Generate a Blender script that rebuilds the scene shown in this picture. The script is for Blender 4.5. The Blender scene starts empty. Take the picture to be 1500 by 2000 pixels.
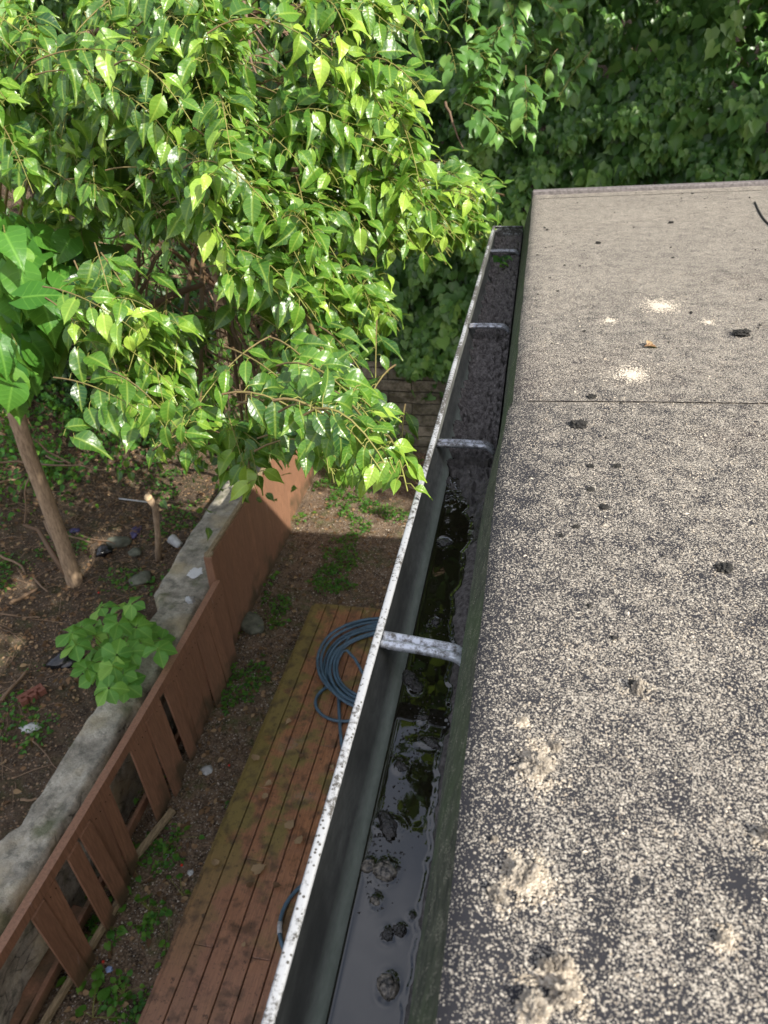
import bpy, math, random
import numpy as np
from mathutils import Vector, Matrix
random.seed(7); RS = np.random.RandomState(11)
S = bpy.context.scene
C = S.collection
R = math.radians

# ------------------------------------------------------------------ camera
# world: X = away from the gutter over the roof, Y = along the gutter, Z up, deck top = 0
CAMZ = 5.3; FPX = 1434.0
F_ = np.array([315., -912., FPX]); F_ /= np.linalg.norm(F_)
L_ = np.array([-8150., -560., FPX]); L_ -= F_*(L_@F_); L_ /= np.linalg.norm(L_)
R_ = -L_; D_ = np.cross(F_, R_)
if D_[1] < 0: D_ = -D_
def wdir(v): return np.array([v@R_, v@F_, -(v@D_)])
def ray(x, y): return wdir(np.array([x-750., y-1000., FPX]))
def at(x, y, c):                       # point of the photo at c metres below the eye
    r = ray(x, y); s = c/(-r[2]); return np.array([r[0]*s, r[1]*s, CAMZ+r[2]*s])
def proj(P):                           # world points -> photo pixels
    P = np.atleast_2d(P)-[0, 0, CAMZ]; v = P[:, :1]*R_+P[:, 1:2]*F_-P[:, 2:]*D_; return np.stack([750+FPX*v[:, 0]/v[:, 2], 1000+FPX*v[:, 1]/v[:, 2]], -1)
def aty(x, y, Y):
    r = ray(x, y); s = Y/r[1]; return np.array([r[0]*s, r[1]*s, CAMZ+r[2]*s])
def atd(x, y, d):
    r = ray(x, y)*(d/FPX); return np.array([r[0], r[1], CAMZ+r[2]])
ex = wdir(np.array([1., 0, 0])); ey = wdir(np.array([0, -1., 0])); ez = wdir(np.array([0, 0, -1.]))
cd = bpy.data.cameras.new('camera'); cam = bpy.data.objects.new('camera', cd); C.objects.link(cam)
m = Matrix.Identity(4)
for i in range(3):
    m[i][0], m[i][1], m[i][2] = ex[i], ey[i], ez[i]
m[0][3], m[1][3], m[2][3] = 0, 0, CAMZ
cam.matrix_world = m
cd.sensor_fit = 'VERTICAL'; cd.sensor_height = 36; cd.sensor_width = 27
cd.lens = 36*FPX/2000
cd.clip_start = 0.05; cd.clip_end = 500
cd.dof.use_dof = True; cd.dof.focus_distance = 1.45; cd.dof.aperture_fstop = 8.0
S.camera = cam
S.render.resolution_x, S.render.resolution_y = 768, 1024

# ------------------------------------------------------------------ light
SUN = Vector((1.10, -0.80, 1.0)).normalized(); SUNV = np.array(SUN)
el = math.asin(SUN.z)
W = bpy.data.worlds.new('World'); S.world = W; W.use_nodes = True
wn = W.node_tree; bg = wn.nodes['Background']
sk = wn.nodes.new('ShaderNodeTexSky'); sk.sky_type = 'NISHITA'; sk.sun_disc = False
sk.sun_elevation = el; sk.sun_rotation = math.atan2(SUN.x, SUN.y)
sk.air_density = 1.0; sk.dust_density = 3.0; sk.ozone_density = 1.0
tc = wn.nodes.new('ShaderNodeTexCoord'); cn = wn.nodes.new('ShaderNodeTexNoise'); cn.inputs['Scale'].default_value = 2.6; cn.inputs['Detail'].default_value = 6
cr = wn.nodes.new('ShaderNodeMapRange'); cr.inputs[1].default_value = .36; cr.inputs[2].default_value = .60; cr.inputs[3].default_value = .15; cr.inputs[4].default_value = .8
cm = wn.nodes.new('ShaderNodeMix'); cm.data_type = 'RGBA'; cm.inputs[7].default_value = (5.6, 5.7, 6.3, 1)      # bright thin cloud over the blue
wn.links.new(tc.outputs['Generated'], cn.inputs['Vector']); wn.links.new(cn.outputs[0], cr.inputs[0]); wn.links.new(cr.outputs[0], cm.inputs[0])
wn.links.new(sk.outputs[0], cm.inputs[6]); wn.links.new(cm.outputs[2], bg.inputs[0]); bg.inputs[1].default_value = 0.15
sl = bpy.data.lights.new('sun', 'SUN'); sl.energy = 4.8; sl.angle = R(0.55); sl.color = (1, .95, .86)
so = bpy.data.objects.new('sun', sl); C.objects.link(so)
so.rotation_euler = SUN.to_track_quat('Z', 'Y').to_euler(); so.location = (6, -4, 12)
S.view_settings.view_transform = 'Standard'; S.view_settings.look = 'None'
S.view_settings.exposure = 0.7; S.view_settings.gamma = 1

# ------------------------------------------------------------------ noise
def _h(ix, iy, iz, s):
    n = (ix*374761393 + iy*668265263 + iz*2147483647 + s*1442695041) & 0xffffffff
    n = ((n ^ (n >> 13))*1274126177) & 0xffffffff
    n = ((n ^ (n >> 16))*2246822519) & 0xffffffff
    return ((n ^ (n >> 15)) & 0xffffff)/float(0xffffff)
def vn(p, s=0):
    p = np.asarray(p, float); i = np.floor(p).astype(np.int64); f = p-i; f = f*f*(3-2*f)
    o = 0
    for dx in (0, 1):
        for dy in (0, 1):
            for dz in (0, 1):
                w = (f[..., 0] if dx else 1-f[..., 0])*(f[..., 1] if dy else 1-f[..., 1])*(f[..., 2] if dz else 1-f[..., 2])
                o = o + w*_h(i[..., 0]+dx, i[..., 1]+dy, i[..., 2]+dz, s)
    return o
def fbm(p, o=4, s=0):
    p = np.asarray(p, float); r = 0; a = .5; t = 0
    for k in range(o): r = r+a*vn(p*(2**k)+k*17.3, s+k); t += a; a *= .5
    return r/t                                                     # 0..1
def P3(x, y, z=0.): return np.stack(np.broadcast_arrays(np.asarray(x, float), np.asarray(y, float), np.asarray(z, float)), -1)

# ------------------------------------------------------------------ materials
class NT:
    def __init__(s, name):
        s.m = bpy.data.materials.new(name); s.m.use_nodes = True; s.t = s.m.node_tree
        s.b = s.t.nodes['Principled BSDF']; s.out = s.t.nodes['Material Output']
    def n(s, typ, props=None, **ins):
        nd = s.t.nodes.new('ShaderNode'+typ)
        for k, v in (props or {}).items(): setattr(nd, k, v)
        for k, v in ins.items():
            k = int(k[1:]) if k[0] == '_' and k[1:].isdigit() else k.replace('_', ' ')
            s.set(nd.inputs[k], v)
        return nd
    def set(s, inp, v):
        if hasattr(v, 'is_output') or isinstance(v, bpy.types.NodeSocket): s.t.links.new(v, inp)
        else:
            if isinstance(v, (tuple, list)) and len(v) == 3 and inp.type == 'RGBA': v = (*v, 1)
            inp.default_value = v
    def co(s, kind='Object'): return s.n('TexCoord').outputs[kind]
    def geo(s): return s.n('NewGeometry').outputs['Position']
    def xyz(s, v): return s.n('SeparateXYZ', _0=v).outputs
    def noise(s, v, sc, det=4, ro=.55, dist=0.):
        return s.n('TexNoise', Vector=v, Scale=float(sc), Detail=float(det), Roughness=ro, Distortion=float(dist)).outputs[0]
    def vor(s, v, sc, feat='F1'):
        return s.n('TexVoronoi', dict(feature=feat), Vector=v, Scale=float(sc)).outputs
    def math(s, op, a, b=0., c=0.):
        nd = s.n('Math', dict(operation=op)); s.set(nd.inputs[0], a); s.set(nd.inputs[1], b)
        if op in ('MULTIPLY_ADD', 'SMOOTH_MIN', 'COMPARE'): s.set(nd.inputs[2], c)
        return nd.outputs[0]
    def rng(s, v, a, b, c=0., d=1., smooth=False):
        nd = s.n('MapRange', dict(interpolation_type='SMOOTHSTEP' if smooth else 'LINEAR'))
        for i, x in enumerate((v, a, b, c, d)): s.set(nd.inputs[i], x)
        return nd.outputs[0]
    def mix(s, f, a, b, mode='MIX'):
        nd = s.n('Mix', dict(data_type='RGBA', blend_type=mode)); s.set(nd.inputs[0], f); s.set(nd.inputs[6], a); s.set(nd.inputs[7], b)
        return nd.outputs[2]
    def bump(s, h, st=.5, d=.01, normal=None):
        nd = s.n('Bump', Height=h, Strength=float(st), Distance=float(d))
        if normal is not None: s.set(nd.inputs['Normal'], normal)
        return nd.outputs[0]
    def attr(s, name, out='Fac'): return s.n('Attribute', dict(attribute_name=name)).outputs[out]
    def scl(s, v, k): return s.n('VectorMath', dict(operation='MULTIPLY'), _0=v, _1=k).outputs[0]
    def fin(s, col=None, rough=None, normal=None, spec=None, metal=None):
        if col is not None: s.set(s.b.inputs['Base Color'], col)
        if rough is not None: s.set(s.b.inputs['Roughness'], rough)
        if normal is not None: s.set(s.b.inputs['Normal'], normal)
        if spec is not None: s.set(s.b.inputs['Specular IOR Level'], spec)
        if metal is not None: s.set(s.b.inputs['Metallic'], metal)
        return s.m

def M_leaf(name, c1, c2, c3, rough, trans, spec=.5, veins=True):
    t = NT(name); ti = t.attr('tint'); uv = t.attr('luv', 'Vector'); x = t.xyz(uv)
    col = t.mix(t.rng(ti, 0, .6), c1, c2); col = t.mix(t.rng(ti, .6, 1), col, c3)
    ax = t.math('ABSOLUTE', x[0])
    if veins:
        w = t.math('SINE', t.math('MULTIPLY', t.math('SUBTRACT', x[1], t.math('MULTIPLY', ax, .55)), 44.))
        vein = t.rng(w, .86, 1.0); mid = t.rng(ax, .0, .05, 1., 0.)
        vm = t.math('MAXIMUM', t.math('MULTIPLY', vein, .45), mid)
        col = t.mix(t.math('MULTIPLY', vm, .22), col, tuple(min(1, k*2.2+.02) for k in c3))
        nrm = t.bump(t.math('ADD', t.math('MULTIPLY', w, .10), t.math('ADD', t.math('MULTIPLY', mid, -1.), t.noise(t.co(), 60, 2))), .35, .004)
    else: nrm = None
    spn = t.noise(t.co(), 120, 2); rg = t.rng(spn, .3, .7, rough-.06, rough+.12)
    t.fin(col, rg, nrm, spec)
    tl = t.n('BsdfTranslucent', Color=t.mix(.35, col, (.55, .75, .06)))
    ms = t.n('MixShader', _0=trans, _1=t.b.outputs[0], _2=tl.outputs[0])
    t.t.links.new(ms.outputs[0], t.out.inputs[0]); return t.m

M = {}
M['mulb'] = M_leaf('mulberry_leaf', (.015, .066, .018), (.10, .235, .025), (.36, .53, .07), .31, .36, .65)
M['catalpa'] = M_leaf('broad_leaf', (.04, .15, .02), (.085, .24, .03), (.19, .37, .05), .42, .36, .4)
M['ivy'] = M_leaf('vine_leaf', (.04, .11, .026), (.095, .22, .045), (.20, .35, .075), .34, .25, .5, False)
M['creeper'] = M_leaf('creeper_leaf', (.06, .22, .04), (.15, .38, .06), (.30, .54, .09), .45, .4, .35)
M['weed'] = M_leaf('weed_leaf', (.03, .11, .02), (.06, .2, .025), (.12, .26, .03), .5, .35, .35, False)
M['tall'] = M_leaf('tall_tree_leaf', (.02, .06, .015), (.035, .09, .02), (.05, .12, .02), .4, .3, .4, False)
M['dryleaf'] = M_leaf('dry_leaf', (.10, .055, .03), (.22, .13, .07), (.36, .25, .14), .75, .1, .2, False)

def M_stem(name, young, old):
    t = NT(name); ti = t.attr('tint'); n = t.noise(t.co(), 60, 4)
    col = t.mix(ti, old, young); col = t.mix(t.rng(n, .35, .7, 0, .5), col, tuple(k*.5 for k in old))
    return t.fin(col, .7, t.bump(n, .4, .004))
M['stem'] = M_stem('twig_bark', (.24, .26, .05), (.17, .10, .055))
M['dead'] = M_stem('dead_twig', (.30, .20, .12), (.16, .10, .06))
t = NT('bark'); v = t.scl(t.co(), (1, 1, .25)); n = t.noise(v, 45, 6, .65); n2 = t.noise(t.co(), 6, 3)
M['bark'] = t.fin(t.mix(t.rng(n, .3, .7), (.17, .115, .07), (.46, .33, .21)), .85, t.bump(t.math('ADD', n, n2), .7, .012))

# roofing: dark mineral felt with pale grit all over
t = NT('roof_felt'); p = t.co(); X = t.xyz(p)
va = t.vor(p, 520); vb = t.vor(p, 300); vc = t.vor(p, 900)
cl = t.noise(p, 26, 4, .6); big = t.noise(p, 3.2, 3)
den = t.math('ADD', t.rng(X[1], .3, 3.2, .30, .62), t.math('ADD', t.rng(cl, .3, .7, -.24, .24), t.rng(big, .3, .7, -.08, .08)))
den = t.math('MULTIPLY', den, t.rng(X[0], -.03, .05, .45, 1.0))
dmp = t.math('MULTIPLY', t.rng(t.math('ADD', X[0], t.math('MULTIPLY', t.noise(p, 6, 4), .35)), .40, .16), t.math('MULTIPLY', t.rng(X[1], .55, .9), t.rng(X[1], 1.9, 1.3)))
den = t.math('MULTIPLY', den, t.math('SUBTRACT', 1., t.math('MULTIPLY', dmp, .26)))
def grain(v, sc, thr, dn):
    r = t.n('SeparateColor', _0=v['Color']).outputs[0]
    return t.math('MULTIPLY', t.math('LESS_THAN', r, dn), t.rng(v['Distance'], thr, thr*.8, 0, 1))
g = t.math('MAXIMUM', grain(va, 310, .6, den), t.math('MAXIMUM', grain(vb, 150, .5, t.math('MULTIPLY', den, .30)), grain(vc, 620, .6, den)))
gc = t.mix(t.n('SeparateColor', _0=va['Color']).outputs[1], (.28, .245, .20), (.56, .51, .43))
base = t.mix(t.noise(p, 9, 4), (.015, .016, .021), (.036, .034, .037))
base = t.mix(t.rng(t.noise(p, 2.3, 3), .55, .75, 0, .5), base, (.055, .035, .03))
blk = t.rng(t.noise(p, 55, 2), .70, .76); g2 = t.math('MULTIPLY', g, t.math('SUBTRACT', 1., blk))
dust = t.mix(t.rng(X[1], 1.2, 3.4, 0, .45), base, (.20, .18, .155))
pp = [(.545, 2.035, .050), (.395, 1.615, .042), (.30, 1.93, .02), (.50, 2.27, .02)]
M['roof'] = t.fin(t.mix(g2, dust, gc), .85, t.bump(t.math('ADD', g2, t.math('MULTIPLY', cl, .6)), .9, .0035), .3)

t = NT('roof_flank'); p = t.co(); n = t.noise(t.scl(p, (1, .5, 1)), 70, 6, .7); n2 = t.noise(p, 7, 3)
sp = t.math('MULTIPLY', t.rng(t.vor(p, 420)['Distance'], .34, .28), t.rng(t.noise(p, 60, 2), .5, .6))
col = t.mix(t.rng(n, .35, .7), (.018, .022, .014), (.085, .095, .06)); col = t.mix(t.rng(n2, .45, .65, 0, .7), col, (.045, .075, .025))
M['flank'] = t.fin(t.mix(sp, col, (.36, .33, .26)), .9, t.bump(n, .8, .004))

t = NT('grit_grain'); c_ = t.attr('tint')
M['grit'] = t.fin(t.mix(c_, (.30, .25, .19), (.60, .535, .435)), .9, None, .2)
t = NT('grit_clod'); p = t.co(); n = t.noise(p, 150, 5, .7)
M['clod'] = t.fin(t.mix(t.rng(n, .3, .7), (.15, .125, .10), (.50, .445, .36)), .95, t.bump(n, 1., .004))
t = NT('black_moss'); n = t.noise(t.co(), 220, 4, .7)
M['moss'] = t.fin(t.mix(t.rng(n, .35, .75), (.008, .008, .008), (.06, .055, .045)), .95, t.bump(n, 1, .004))
t = NT('wet_mud'); n = t.noise(t.co(), 180, 5, .6)
M['wetmud'] = t.fin(t.mix(t.rng(n, .35, .75), (.008, .007, .006), (.05, .042, .036)), t.rng(n, .3, .7, .06, .5), t.bump(n, .8, .005), .8)
t = NT('wet_stone'); n = t.noise(t.co(), 190, 5, .6)
M['wetstone'] = t.fin(t.mix(t.rng(n, .4, .66), (.02, .018, .015), (.30, .26, .21)), t.rng(n, .3, .7, .15, .6), t.bump(n, .7, .004), .6)

t = NT('gutter_paint'); p = t.co(); n = t.noise(p, 130, 5, .7); nb = t.noise(p, 9, 4); v = t.vor(p, 160)
Y = t.xyz(p)[1]
dirt = t.rng(t.math('ADD', n, t.math('ADD', t.math('MULTIPLY', nb, .9), t.rng(Y, .5, 1.6, -.05, .07))), .93, 1.08)
spk = t.math('MULTIPLY', t.rng(v['Distance'], .30, .22), t.rng(t.noise(p, 28, 2), .42, .5))
dd = t.math('MAXIMUM', dirt, spk)
M['lip'] = t.fin(t.mix(dd, (.36, .37, .385), (.07, .066, .06)), t.rng(dd, 0, 1, .38, .9), t.bump(dd, .3, .001), .5)
t = NT('gutter_inside'); p = t.co(); n = t.noise(t.scl(p, (1, .35, 1)), 90, 6, .75); n2 = t.noise(t.scl(p, (1, .3, 1)), 14, 4); Z = t.xyz(p)[2]
col = t.mix(t.rng(n, .3, .7), (.06, .063, .058), (.15, .155, .14)); col = t.mix(t.rng(n2, .45, .7, 0, .8), col, (.035, .036, .033))
col = t.mix(t.rng(Z, CAMZ-.805, CAMZ-.822, 0, 1), col, t.mix(t.rng(n, .3, .7), (.17, .20, .165), (.27, .30, .26)))  # paler lower band: skylight on the sloping face put into the colour
M['inside'] = t.fin(col, .75, t.bump(n, .35, .001))
t = NT('galvanised'); p = t.co(); n = t.noise(p, 90, 5, .7)
M['galv'] = t.fin(t.mix(t.rng(n, .44, .62), (.62, .64, .68), (.13, .12, .105)), t.rng(n, .45, .6, .28, .85), t.bump(n, .3, .001), .6, t.rng(n, .45, .6, .35, 0))
t = NT('old_galvanised'); p = t.co(); n = t.noise(p, 110, 5, .7)
M['galvdirty'] = t.fin(t.mix(t.rng(n, .40, .6), (.42, .43, .46), (.08, .075, .075)), t.rng(n, .45, .6, .22, .8), None, .7, t.rng(n, .45, .6, .6, 0))

t = NT('gutter_sludge'); p = t.co(); n = t.noise(p, 120, 6, .7); n2 = t.noise(p, 35, 4); w = t.attr('wet')
dry = t.mix(t.rng(n, .3, .72), (.030, .026, .024), (.22, .20, .19))
M['sludge'] = t.fin(t.mix(w, dry, t.mix(t.rng(n2, .4, .6), (.012, .010, .009), (.06, .052, .046))), t.rng(t.math('ADD', w, t.math('MULTIPLY', n, -.35)), .1, .7, .95, .08),
    t.bump(t.math('ADD', n, n2), .8, .005), t.math('MULTIPLY', w, .7))
t = NT('gutter_water'); p = t.co(); n = t.noise(t.scl(p, (1, .5, 1)), 11, 2); n2 = t.noise(p, 60, 2)
ed = t.attr('edge')
M['water'] = t.fin(t.mix(t.noise(p, 8, 3), (.007, .006, .004), (.016, .014, .008)), .015, t.bump(t.math('ADD', n, t.math('MULTIPLY', n2, .05)), .05, .01), .9)
t.b.inputs['IOR'].default_value = 1.5

# yard
t = NT('yard_soil'); p = t.geo(); X = t.xyz(p)
n1 = t.noise(p, 1.3, 4, .6, .4); n2 = t.noise(p, 9, 6, .7); n3 = t.noise(p, 55, 5, .75); v = t.vor(p, 34); v2 = t.vor(p, 75)
r1 = t.n('SeparateColor', _0=v['Color']).outputs; r2 = t.n('SeparateColor', _0=v2['Color']).outputs
col = t.mix(t.rng(n2, .36, .64), (.022, .015, .012), (.17, .115, .075)); col = t.mix(t.rng(n3, .45, .72, 0, .9), col, (.36, .27, .18))
lit = t.math('MULTIPLY', t.rng(v['Distance'], .42, .34), t.math('LESS_THAN', r1[0], t.rng(n1, .35, .65, .06, .5)))
col = t.mix(lit, col, t.mix(r1[1], (.10, .06, .04), (.37, .27, .18)))
gr = t.math('MULTIPLY', t.rng(v2['Distance'], .45, .35), t.math('LESS_THAN', r2[0], .16)); col = t.mix(gr, col, t.mix(r2[1], (.14, .12, .10), (.5, .46, .4)))
mo = t.math('MULTIPLY', t.rng(t.noise(p, 2.4, 5, .65), .50, .62), t.rng(t.noise(p, 14, 4), .4, .6)); col = t.mix(t.math('MULTIPLY', mo, .6), col, (.07, .10, .025))
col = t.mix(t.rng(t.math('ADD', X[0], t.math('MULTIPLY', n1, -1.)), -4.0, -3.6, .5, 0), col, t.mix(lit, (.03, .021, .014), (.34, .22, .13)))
hh = t.math('ADD', t.math('MULTIPLY', n3, .7), t.math('ADD', lit, n2))
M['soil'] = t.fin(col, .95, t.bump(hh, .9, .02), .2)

t = NT('deck_wood'); p = t.geo(); oi = t.n('ObjectInfo').outputs['Random']; X = t.xyz(p)
off = t.n('CombineXYZ', _0=0., _1=t.math('MULTIPLY', oi, 40.), _2=0.).outputs[0]; pq = t.n('VectorMath', dict(operation='ADD'), _0=p, _1=off).outputs[0]
g = t.noise(t.scl(pq, (9, .7, 9)), 9, 6, .65, .6); bl = t.noise(p, 3.1, 5, .65); b2 = t.noise(p, 7.5, 4, .6); bw = t.noise(p, 22, 4, .7)
col = t.mix(t.rng(g, .3, .7), (.17, .068, .030), (.46, .21, .098)); col = t.mix(t.math('MULTIPLY', oi, .35), col, (.22, .10, .06))
col = t.mix(t.rng(X[1], 3.6, 1.8, 0, .45), col, (.30, .175, .13))
edge = t.rng(X[0], -1.9, -2.15, 0, .22); ms = t.math('MULTIPLY', t.rng(t.math('ADD', bl, edge), .49, .59), t.rng(X[1], 2.2, 3.4, .1, 1.)); col = t.mix(t.math('MULTIPLY', ms, .85), col, (.19, .155, .04))
dk = t.rng(b2, .50, .64, 0, .65); col = t.mix(dk, col, (.05, .032, .02)); col = t.mix(t.rng(bw, .58, .68, 0, .75), col, (.025, .015, .012))
wh = t.math('MULTIPLY', t.rng(t.noise(p, 1.7, 2), .60, .72), t.rng(bw, .4, .6)); col = t.mix(t.math('MULTIPLY', wh, .5), col, (.35, .28, .25))
sp_ = t.rng(t.noise(p, 48, 3, .7), .62, .70, 0, .7); col = t.mix(sp_, col, (.03, .02, .015))
M['deck'] = t.fin(col, t.rng(bl, .35, .65, .28, .7), t.bump(t.math('ADD', g, t.math('MULTIPLY', bw, .5)), .35, .003), .5)
t = NT('fence_stain'); p = t.geo(); oi = t.n('ObjectInfo').outputs['Random']
g = t.noise(t.scl(p, (8, 8, .8)), 8, 5, .6, .4); b = t.noise(p, 4, 4); Z = t.xyz(p)[2]
col = t.mix(t.rng(g, .3, .7), (.18, .088, .048), (.33, .17, .098)); col = t.mix(t.math('MULTIPLY', oi, .4), col, (.17, .09, .055))
col = t.mix(t.rng(t.math('ADD', t.math('MULTIPLY', Z, -.9), b), .38, .62, 0, .8), col, (.05, .045, .022))
col = t.mix(t.rng(t.noise(t.scl(p, (3, 3, .7)), 5, 5), .67, .78, 0, .5), col, (.45, .36, .33))
M['fence'] = t.fin(col, .62, t.bump(g, .25, .003))
t = NT('raw_wood'); p = t.geo(); g = t.noise(t.scl(p, (8, 1, 8)), 12, 5, .7)
M['rawwood'] = t.fin(t.mix(t.rng(g, .3, .7), (.09, .065, .035), (.40, .30, .17)), .85, t.bump(g, .7, .004))
t = NT('old_stone'); p = t.geo(); n = t.noise(p, 5, 6, .65); n2 = t.noise(p, 42, 5, .7); n3 = t.noise(p, 2.0, 4); v = t.vor(t.scl(p, (1, 1, 2.2)), 5, 'DISTANCE_TO_EDGE')
nz = t.xyz(t.n('NewGeometry').outputs['Normal'])[2]; top = t.rng(nz, .45, .75)
col = t.mix(t.rng(n, .32, .68), (.19, .17, .13), (.60, .55, .44)); col = t.mix(t.rng(n2, .35, .75, 0, .6), col, (.17, .165, .14))
col = t.mix(t.rng(t.noise(p, 11, 6, .75), .50, .62, 0, .65), col, (.09, .09, .07)); col = t.mix(t.rng(n3, .52, .66, 0, .7), col, (.50, .41, .25)); col = t.mix(t.rng(t.noise(p, 3.3, 5), .54, .68, 0, .75), col, (.085, .10, .035))
jn = t.math('MULTIPLY', t.rng(t.math('ADD', v['Distance'], t.math('MULTIPLY', n, .25)), .15, .10, 0, .7), t.math('SUBTRACT', 1., top)); col = t.mix(jn, col, (.02, .018, .014))
M['stone'] = t.fin(col, .92, t.bump(t.math('ADD', t.math('ADD', n2, n), t.math('MULTIPLY', jn, -2.)), .85, .012))
t = NT('retaining_block'); p = t.geo(); n = t.noise(p, 6, 6, .7); n2 = t.noise(p, 30, 4)
wv = t.scl(p, (1, 1, 1)); n5 = t.noise(p, 3., 2)
X = t.xyz(p); bk = t.n('TexBrick', dict(offset=.45, squash=1.0), Vector=t.n('CombineXYZ', _0=t.math('ADD', X[0], t.math('MULTIPLY', n5, .06)), _1=t.math('ADD', X[2], t.math('MULTIPLY', n5, .05)), _2=0.).outputs[0],
    Scale=1., Brick_Width=.8, Row_Height=.19, Mortar_Size=.012, Mortar_Smooth=.8, Color1=(.20, .19, .15), Color2=(.33, .30, .24), Mortar=(.025, .022, .018))
col = t.mix(t.rng(n, .40, .58, .15, .92), bk.outputs[0], (.055, .052, .036)); col = t.mix(t.rng(n2, .5, .7, 0, .5), col, (.12, .12, .04))
M['block'] = t.fin(col, .9, t.bump(t.math('ADD', t.math('MULTIPLY', bk.outputs[1], -1.2), n), .8, .03))
def plain(name, c, r=.6, s=.5, nz=30, var=.35, metal=0.):
    t = NT(name); n = t.noise(t.co(), nz, 4, .6)
    return t.fin(t.mix(t.rng(n, .35, .65), c, tuple(k*(1-var) for k in c)), r, t.bump(n, .3, .003), s, metal)
M['hose'] = plain('hose_rubber', (.085, .15, .205), .42, .5, 12)
M['hosef'] = plain('hose_fitting', (.45, .45, .44), .35, .5)
M['white'] = plain('white_paint', (.75, .76, .74), .6, .4, 15, .15)
M['plastic'] = plain('white_plastic', (.55, .56, .55), .4, .5, 15, .3)
M['blackpl'] = plain('black_plastic', (.012, .012, .014), .25, .6, 15)
M['bluepl'] = plain('blue_scrap', (.35, .45, .75), .5)
M['purple'] = plain('purple_wrapper', (.06, .045, .15), .35, .6)
M['red'] = plain('red_berry', (.65, .03, .01), .35)
M['brick'] = plain('old_brick', (.24, .10, .07), .9, .2, 50)
M['render'] = plain('wall_render', (.42, .38, .32), .9, .2, 20)
M['fascia'] = plain('fascia_paint', (.16, .15, .13), .7, .3, 20)
M['trim'] = plain('roof_trim', (.19, .17, .165), .8, .3, 90, .5)
M['concrete'] = plain('concrete', (.17, .175, .13), .92, .2, 14, .5)
M['cutwood'] = plain('cut_wood', (.72, .52, .30), .7, .3, 40, .2)

# ------------------------------------------------------------------ mesh helpers
def tag(o, label=None, cat=None, group=None, kind=None):
    if label: o['label'] = label
    if cat: o['category'] = cat
    if group: o['group'] = group
    if kind: o['kind'] = kind
    return o
def empty(name, loc, label, cat, group=None):
    o = bpy.data.objects.new(name, None); C.objects.link(o); o.location = loc; o.empty_display_size = .1
    return tag(o, label, cat, group)
def link(name, me, mat, parent=None):
    o = bpy.data.objects.new(name, me); C.objects.link(o)
    if mat is not None: me.materials.append(mat)
    if parent is not None:
        o.parent = parent; o.matrix_parent_inverse = Matrix.Translation(parent.location).inverted() if parent.type == 'EMPTY' else parent.matrix_world.inverted()
    return o
def mesh(name, V, Fc, mat, parent=None, smooth=False, attrs=None):
    me = bpy.data.meshes.new(name); V = np.asarray(V, float)
    if isinstance(Fc, np.ndarray):
        k = Fc.shape[1]; me.vertices.add(len(V)); me.vertices.foreach_set('co', V.ravel())
        me.loops.add(Fc.size); me.loops.foreach_set('vertex_index', Fc.ravel().astype(np.int32))
        me.polygons.add(len(Fc)); me.polygons.foreach_set('loop_start', np.arange(0, Fc.size, k, dtype=np.int32))
        me.polygons.foreach_set('loop_total', np.full(len(Fc), k, np.int32)); me.update(calc_edges=True)
    else: me.from_pydata([tuple(v) for v in V], [], Fc)
    me.polygons.foreach_set('use_smooth', np.full(len(me.polygons), smooth, bool))
    for k, a in (attrs or {}).items():
        a = np.asarray(a, np.float32)
        if a.ndim == 1: me.attributes.new(k, 'FLOAT', 'POINT').data.foreach_set('value', a)
        else: me.attributes.new(k, 'FLOAT_VECTOR', 'POINT').data.foreach_set('vector', a.ravel())
    me.update(); return link(name, me, mat, parent)
def grid(xs, ys, zf):
    X, Y = np.meshgrid(xs, ys, indexing='ij'); Z = zf(X, Y); nx, ny = X.shape
    V = P3(X, Y, Z).reshape(-1, 3); i = np.arange(nx-1)[:, None]*ny+np.arange(ny-1)[None]
    return V, np.stack([i, i+ny, i+ny+1, i+1], -1).reshape(-1, 4)
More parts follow.
